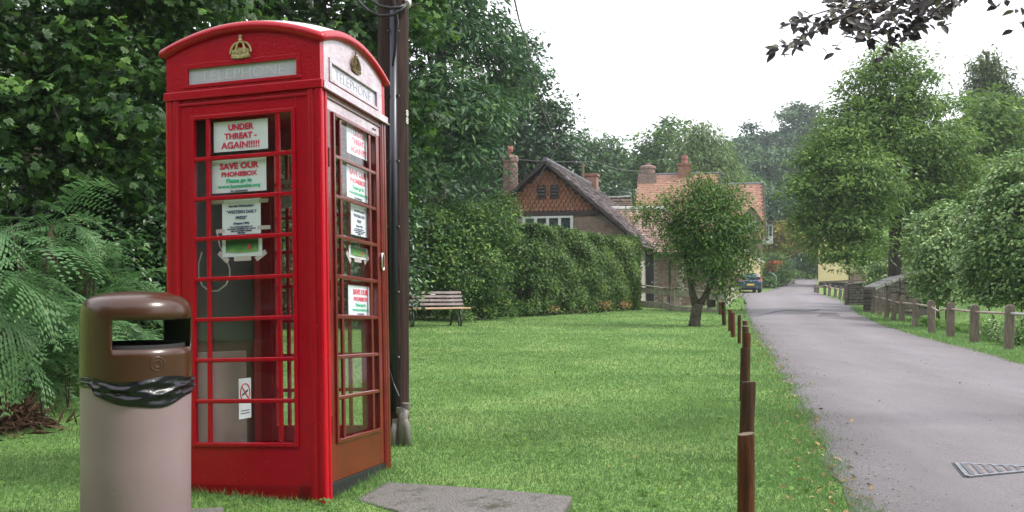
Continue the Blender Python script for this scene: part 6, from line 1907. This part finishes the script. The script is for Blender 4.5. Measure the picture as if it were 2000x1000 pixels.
# ------------------------------------------------------------------ ferns
def frond_mesh(name, Lf, Wf, npairs, droop, mat, seed):
    rg = np.random.default_rng(seed)
    V, I, RN = [], [], []
    def tri(a, b_, c, r):
        k = len(V); V.extend([a, b_, c]); I.extend([k, k + 1, k + 2]); RN.append(r)
    prev = np.array([0, -.02 * Lf, 0.])
    ax = lambda s: np.array([0, s * Lf * (1 - .12 * s), -droop * Lf * s * s + .10 * Lf * math.sin(s * 3)])
    for i in range(npairs):
        s = .14 + .86 * i / npairs
        p = ax(s); pt = ax(min(1, s + .02)) - p; pt /= np.linalg.norm(pt)
        if prev is not None:
            w = .006 * (1 - s) + .0022
            tri(prev + [w, 0, 0], p + [w, 0, 0], p - [w, 0, 0], .05); tri(prev + [w, 0, 0], p - [w, 0, 0], prev - [w, 0, 0], .05)
        prev = p
        pl = Wf * (math.sin(math.pi * min(1, (s * .92 + .08)) ** .75) ** .8) * .5 + .01
        for sg in (-1, 1):
            pl2 = pl * rg.uniform(.78, 1.1)
            d = np.array([sg * .92, .42 + rg.normal() * .14, -.14 + rg.normal() * .16]); d /= np.linalg.norm(d)
            nq = max(4, int(pl2 / .036))
            for q in range(nq):
                f = q / nq
                c = p + d * pl2 * f + np.array([0, 0, -.30 * pl2 * f * f])
                ln = .040 * (1 - .7 * f) * rg.uniform(.7, 1.25) * (pl / (Wf * .5) * .6 + .5)
                tp = c + (d * .5 + pt * .95) * ln
                tm = c + (d * .5 - pt * .95) * ln
                wv = d * max(.012, pl / nq * .62)
                r = np.clip(.35 + .3 * rg.random() + .3 * s, 0, 1)
                tri(c - wv * .1, c + wv, tp, r); tri(c - wv * .1, c + wv, tm, r)
    return raw_mesh(name, np.array(V), np.array(I), np.array(RN), mat)
FM = [frond_mesh('frond', 1.0, w_, n_, d_, L_fern, i_) for i_, (w_, n_, d_) in enumerate([(.60, 19, .35), (.50, 18, .55), (.68, 20, .2), (.42, 17, .7), (.55, 21, .45), (.36, 16, .3)])]
FML = [frond_mesh('frond', .6, .24, 20, .45, L_fernr, 4), frond_mesh('frond', .6, .22, 18, .7, L_fernr, 5)]
FMB = frond_mesh('frond', .8, .4, 18, .8, L_fernb, 6)
stm = MB().tube([(0, 0, 0), (0, .03, .5), (0, .1, 1.0)], [.009, .007, .004], 5).mesh('stalk', m_twig)
def fern(name, label, loc, n, size, seed, group=None, meshes=None, hmax=.9, dead=0, stalk=True, lean=(0, 0)):
    rng = random.Random(seed)
    meshes = meshes or FM
    o = empty(name, loc)
    for i in range(n):
        a = rng.uniform(0, 2 * math.pi)
        el = rng.uniform(-.25, .75)
        hh = rng.uniform(.15, 1) * hmax if stalk else .03
        r0 = rng.uniform(.0, .35) * size if stalk else .02
        pos = Vector((math.sin(-a) * r0 + lean[0] * hh, math.cos(a) * r0 + lean[1] * hh, hh))
        s = size * rng.uniform(.6, 1.1)
        me = FMB if i < dead else rng.choice(meshes)
        inst('frond', me, o, Matrix.Translation(pos) @ Matrix.Rotation(a, 4, 'Z') @ Matrix.Rotation(el, 4, 'X') @ Matrix.Rotation(rng.uniform(-.5, .5), 4, 'Y') @ Matrix.Scale(s, 4))
    if stalk:
        for i in range(5):
            a = rng.uniform(0, 6.28)
            inst('stalk', stm, o, Matrix.Translation((lean[0] * .1, 0, -.05)) @ Matrix.Rotation(a, 4, 'Z') @ Matrix.Scale(hmax, 4))
    return tag(o, label, 'fern', group)
FD = [(60, 760, 8.6, 40, .85, 1.72, 'highest bracken clump at the left, its tip against the dark trees', 0), (165, 740, 9.0, 44, .72, 1.5, 'wide bracken clump leaning over towards the litter bin', 0),
      (-30, 790, 7.6, 30, 1.0, 1.55, 'bracken clump at the left edge with one long drooping frond', 0), (130, 770, 8.2, 24, .8, .85, 'lower bracken clump between the tall clump and the bin hood', 0),
      (20, 775, 8.0, 24, .85, .75, 'low bracken clump at the far left above the brown heap', 0), (205, 745, 9.8, 28, .65, 1.05, 'bracken clump just behind the bin hood beside the telephone box', 0), (110, 765, 9.2, 44, .8, 1.75, 'bracken clump set back in the shade in the middle of the bank', 1)]
for i, (u, v, Y, n, s, hm_, lb, dd) in enumerate(FD):
    g_ = gb(u, Y)
    fern('bracken', lb, g_, n, s, 200 + i, 'bracken on the left bank', hmax=hm_, dead=dd, lean=(.12, -.1))
# one long frond drooping at the far left
q = P(0, 470, 6.9)
big = empty('drooping_bracken', gb(-60, 7.0)); rz = big.location
for (u0, v0, a, el, s) in ((-40, 520, -1.9, -.35, 1.05), (-30, 570, -2.15, -.75, 1.0), (10, 535, -1.35, -.25, .9), (-60, 640, -2.2, -.5, .9)):
    q = P(u0, v0, 6.9) - big.location
    inst('frond', FM[0], big, Matrix.Translation(q) @ Matrix.Rotation(a, 4, 'Z') @ Matrix.Rotation(el, 4, 'X') @ Matrix.Scale(s, 4))
    q2 = MB().tube([(0, 0, 0), q * .5 + Vector((0, 0, .1)), q], [.01, .008, .006], 5); q2.build('stalk', m_twig, big)
tag(big, 'bracken with long flat fronds drooping at the left edge of the picture', 'fern', 'bracken on the left bank')
for i, (u, v, s) in enumerate([(1812, 642, .9), (1838, 640, 1.0), (1868, 645, 1.1), (1880, 655, .9), (1850, 632, .9), (1800, 628, .8), (1930, 655, .9)]):
    Y = GY(v) + 1.3
    fern('lady_fern', ['pale fern behind the fifth fence post', 'pale fern low behind the fourth fence post', 'bright fern between the second and third fence posts', 'small bright fern close to the second fence post', 'fern farther down behind the third fence post', 'fern by the foot of the sloping wall', 'fern under the bushy shrub near the front fence post'][i],
         gb(u, Y, .0), 12, s * 1.15, 300 + i, 'ferns behind the roadside fence', FML, stalk=False)
# heap of dead fern
rg = np.random.default_rng(9)
hp = G(2, 838)
n = 2600
r_ = np.abs(rg.normal(size=n)) * .20
a_ = rg.uniform(0, 6.28, n)
pos = np.stack([hp.x - .1 + r_ * np.cos(a_) * 1.25, hp.y + r_ * np.sin(a_) * .9, .02 + np.maximum(0, .19 - r_ * .36) * rg.uniform(.2, 1, n)], 1)
nr = unit(rg, n); LLh = rg.uniform(.05, .22, n)
me = leaf_mesh('debris', pos, nr, rg.normal(size=(n, 3)) * np.array([1, 1, .45]), LLh, LLh * .10 + .004, rg.uniform(0, .7, n), leafmat('dead_stalk', (.035, .018, .012), (.13, .068, .04), (.26, .17, .11), .05, .8))
heap = inst('garden_waste_heap', me); tag(heap, 'heap of brown dead fern and twigs on the grass at the left edge', 'heap')

# ------------------------------------------------------------------ grass and fallen leaves
rg = np.random.default_rng(2)
BNP = [gq(300, 991), gq(438, 990), gq(400, 1060), gq(120, 1060), gq(130, 1000)]
def inpoly(x, y, poly):
    c = np.zeros(len(x), bool)
    j = len(poly) - 1
    for i in range(len(poly)):
        xi, yi = poly[i]; xj, yj = poly[j]
        c ^= ((yi > y) != (yj > y)) & (x < (xj - xi) * (y - yi) / (yj - yi + 1e-12) + xi)
        j = i
    return c
def clumpy(x, y): return .5 + .25 * np.sin(x * 1.7 + 1.3 * np.sin(y * .9)) + .25 * np.sin(y * 1.3 + 2 * np.sin(x * .8 + 2))
PX, PY, PS = [], [], []
edges = [2.9, 4.5, 6, 8, 11, 15, 20, 27, 36, 60]
dens = [9500, 7600, 4600, 2500, 1300, 700, 340, 150, 40]
for (y0, y1), dn in zip(zip(edges[:-1], edges[1:]), dens):
    for side in (0, 1):
        if side == 0: xa, xb = max(-.60 * y1, float(bankx((y0 + y1) / 2)) - 1.5), float(xl(y1)) + .35
        else: xa, xb = float(xr(y0)) - .2, min(.60 * y1, float(xr(y1)) + 9)
        if xb <= xa: continue
        n = int((xb - xa) * (y1 - y0) * dn)
        x = rg.uniform(xa, xb, n); y = rg.uniform(y0, y1, n)
        k = (np.abs(x) < .60 * y + .5)
        if side == 0: k &= (x < xl(y) + .09 * np.sin(y * 6) * .5 + rg.normal(size=n) * .07 - .02)
        else: k &= (x > xr(y) + rg.normal(size=n) * .05)
        x, y = x[k], y[k]
        L_ = np.full(len(x), .021 + .0009 * y0)
        PX.append(x); PY.append(y); PS.append(L_)
x = np.concatenate(PX); y = np.concatenate(PY); Lg_ = np.concatenate(PS)
# clear the slabs, box and bin
bi = [BOXI @ Vector((0, 0, 0))]
m3 = np.array(BOXI)
lx = m3[0, 0] * x + m3[0, 1] * y + m3[0, 3]; ly = m3[1, 0] * x + m3[1, 1] * y + m3[1, 3]
keep = ~((np.abs(lx) < H - .01) & (np.abs(ly) < H - .01)) & ~inpoly(x, y, SLX) & ~inpoly(x, y, BNP) & ((x - bx) ** 2 + (y - by) ** 2 > .22 ** 2)
x, y, Lg_ = x[keep], y[keep], Lg_[keep]
nearbox = np.exp(-np.maximum(0, np.maximum(np.abs(lx), np.abs(ly))[keep] - H) / .07)
nearbox = nearbox + .9 * np.exp(-np.maximum(0, np.hypot(x - px, y - py) - .13) / .10)
edge_ = np.exp(-np.abs(x - xl(y)) / .25) + np.exp(-np.abs(x - xr(y)) / .25)
Lg_ = Lg_ * rg.uniform(.55, 1.35, len(x)) * (1 + .9 * nearbox + .8 * edge_ + .45 * np.exp(-np.maximum(0, xl(y) - x) / .7)) * (.85 + .3 * clumpy(x * 3.7 + 1.1 * np.sin(y * 2.3), y * 3.1))
n = len(x)
pos = np.stack([x, y, hgt(x, y) - .004], 1)
up = np.stack([rg.normal(size=n) * .55, rg.normal(size=n) * .55, np.ones(n)], 1); up /= np.linalg.norm(up, axis=1, keepdims=True)
sd = unit(rg, n); sd = np.cross(up, sd); sd /= np.linalg.norm(sd, axis=1, keepdims=True)
wd = (.0015 + .00027 * y)[:, None]
v = np.empty((n, 3, 3)); v[:, 0] = pos - sd * wd; v[:, 1] = pos + sd * wd; v[:, 2] = pos + up * Lg_[:, None]
rn = np.clip(rg.uniform(.08, .58, n) + .22 * clumpy(x * 1.1 + .5 + np.sin(y * 1.7), y * .8 + .6 * np.sin(x * 2.1)) ** 2 * clumpy(y * 2.3, x * 2.9) + .35 * (rg.uniform(0, 1, n) < .05), 0, 1)
gme = raw_mesh('grass', v.reshape(-1, 3), np.arange(n * 3), rn, L_grass)
gro_ = inst('grass', gme); tag(gro_, 'short mown grass blades covering the green and verges', 'grass', None, 'stuff')
print('grass blades', n)
# clover and broad weeds
n = 9000
y = 2.9 + 14 * rg.uniform(0, 1, n) ** 1.6; x = rg.uniform(-.6, .6, n) * y
k = (x < xl(y) - .03) & (clumpy(x * 2.1, y * 2.4) + .3 * np.exp(-(xl(y) - x) / .5) > .58) & (x > bankx(y) - 1)
x, y = x[k], y[k]
lx = m3[0, 0] * x + m3[0, 1] * y + m3[0, 3]; ly = m3[1, 0] * x + m3[1, 1] * y + m3[1, 3]
k = ~((np.abs(lx) < H) & (np.abs(ly) < H)) & ~inpoly(x, y, SLP) & ~inpoly(x, y, BNP) & ((x - bx) ** 2 + (y - by) ** 2 > .25 ** 2)
x, y = x[k], y[k]; n = len(x)
pos = np.stack([x, y, hgt(x, y) + rg.uniform(.008, .03, n)], 1)
nr = rg.normal(size=(n, 3)) * .3 + np.array([0, 0, 1]); nr /= np.linalg.norm(nr, axis=1, keepdims=True)
LLc = rg.uniform(.02, .05, n)
me = leaf_mesh('clover', pos, nr, rg.normal(size=(n, 3)), LLc, LLc * .8, rg.uniform(0, .8, n), L_fernr)
tag(inst('clover', me), 'patches of clover and broad-leaved weeds in the lawn', 'clover', None, 'stuff')
# leaf litter at the lane edges
n = 900
y = 3 + 22 * rg.uniform(0, 1, n) ** 1.8
sd_ = rg.uniform(0, 1, n) < .8
x = np.where(sd_, xl(y) - .10 + rg.normal(size=n) * .13, xr(y) + rg.normal(size=n) * .12)
k = rg.uniform(0, 1, n) < .10
x = np.where(k, rg.uniform(-.1, .5, n) * y, x)
ok = (np.abs(x) < .62 * y)
x, y = x[ok], y[ok]; n = len(x)
inroad = (x > xl(y)) & (x < xr(y))
tt = (x - xl(y)) / (xr(y) - xl(y))
z = np.where(inroad, prof(y) + .012 + .03 * np.sin(np.pi * np.clip(tt, 0, 1)) + .008, hgt(x, y) + .028)
lx = m3[0, 0] * x + m3[0, 1] * y + m3[0, 3]; ly = m3[1, 0] * x + m3[1, 1] * y + m3[1, 3]
ok = ~((np.abs(lx) < H) & (np.abs(ly) < H))
x, y, z = x[ok], y[ok], z[ok]; n = len(x)
nr = rg.normal(size=(n, 3)) * .35 + np.array([0, 0, 1]); nr /= np.linalg.norm(nr, axis=1, keepdims=True)
LLl = rg.uniform(.02, .055, n)
me = leaf_mesh('fallen_leaves', np.stack([x, y, z], 1), nr, rg.normal(size=(n, 3)) * np.array([1, 1, .1]), LLl, LLl * .5, rg.uniform(0, 1, n), L_litter, fold=.25)
tag(inst('fallen_leaves', me), 'brown and yellow fallen leaves along the lane edge', 'fallen leaves', None, 'stuff')

# grit along the broken left edge of the lane
n = 5200
y = 3.4 + 20 * rg.uniform(0, 1, n) ** 2
x = xl(y) + np.abs(rg.normal(size=n)) * .17 - .03
k = rg.uniform(0, 1, n) < .06
x = np.where(k, xl(y) + rg.uniform(0, 1, n) * (xr(y) - xl(y)), x)
x = np.where(rg.uniform(0, 1, n) < .12, xr(y) - np.abs(rg.normal(size=n)) * .15, x)
tt = (x - xl(y)) / (xr(y) - xl(y))
z = prof(y) + .008 + .034 * np.sin(np.pi * np.clip(tt, 0, 1))
r_ = (rg.uniform(.002, .0065, n) * (1 + y * .05))[:, None]
oc = np.array([[1, 0, 0], [0, 1, 0], [-1, 0, 0], [0, -1, 0], [0, 0, .8], [0, 0, -.8]])
v = np.stack([x, y, z], 1)[:, None, :] + oc[None] * r_[:, :, None] * rg.uniform(.6, 1.3, (n, 6, 1))
tri = np.array([[0, 1, 4], [1, 2, 4], [2, 3, 4], [3, 0, 4], [1, 0, 5], [2, 1, 5], [3, 2, 5], [0, 3, 5]])
idx = (np.arange(n)[:, None, None] * 6 + tri[None]).reshape(-1)
m_grit = leafmat('road_grit', (.05, .045, .045), (.17, .155, .16), (.34, .31, .31), .0, .9, .2)
tag(inst('road_grit', raw_mesh('road_grit', v.reshape(-1, 3), idx, np.repeat(rg.uniform(0, 1, n), 8), m_grit)), 'loose grit along the edges of the lane', 'grit', None, 'stuff')

# ------------------------------------------------------------------ lettering
tmp = []
for (body, size, mat, parent, mb_, align, extrude, offset, xs, name) in TEXTS:
    cu = bpy.data.curves.new(name, 'FONT')
    cu.body = body; cu.size = size; cu.align_x = align; cu.extrude = extrude; cu.offset = offset
    cu.resolution_u = 4
    o = bpy.data.objects.new(name, cu); COL.objects.link(o)
    tmp.append(o)
dg = bpy.context.evaluated_depsgraph_get()
for o, (body, size, mat, parent, mb_, align, extrude, offset, xs, name) in zip(tmp, TEXTS):
    me = bpy.data.meshes.new_from_object(o.evaluated_get(dg))
    me.materials.clear(); me.materials.append(mat)
    q = inst(name, me, parent, mb_ @ Matrix.Scale(xs, 4, (1, 0, 0)))
for o in tmp:
    c = o.data; bpy.data.objects.remove(o); bpy.data.curves.remove(c)
print('polys', sum(len(m.polygons) for m in bpy.data.meshes))

# ------------------------------------------------------------------ haze in the valley air
hzm = bpy.data.materials.new('haze'); hzm.use_nodes = True
ht = hzm.node_tree; ht.nodes.clear()
hv = ht.nodes.new('ShaderNodeVolumePrincipled')
hv.inputs['Color'].default_value = (.86, .92, 1.0, 1)
hv.inputs['Density'].default_value = 0.0006
hv.inputs['Anisotropy'].default_value = 0.2
ht.links.new(hv.outputs[0], ht.nodes.new('ShaderNodeOutputMaterial').inputs['Volume'])
zt_ = float(ZZ.max()) + 22
tag(MB().bb(-152, 203, -42, 324, float(ZZ.min()) - 1.0, zt_).build('haze', hzm), 'thin pale haze in the valley air', None, None, 'stuff')
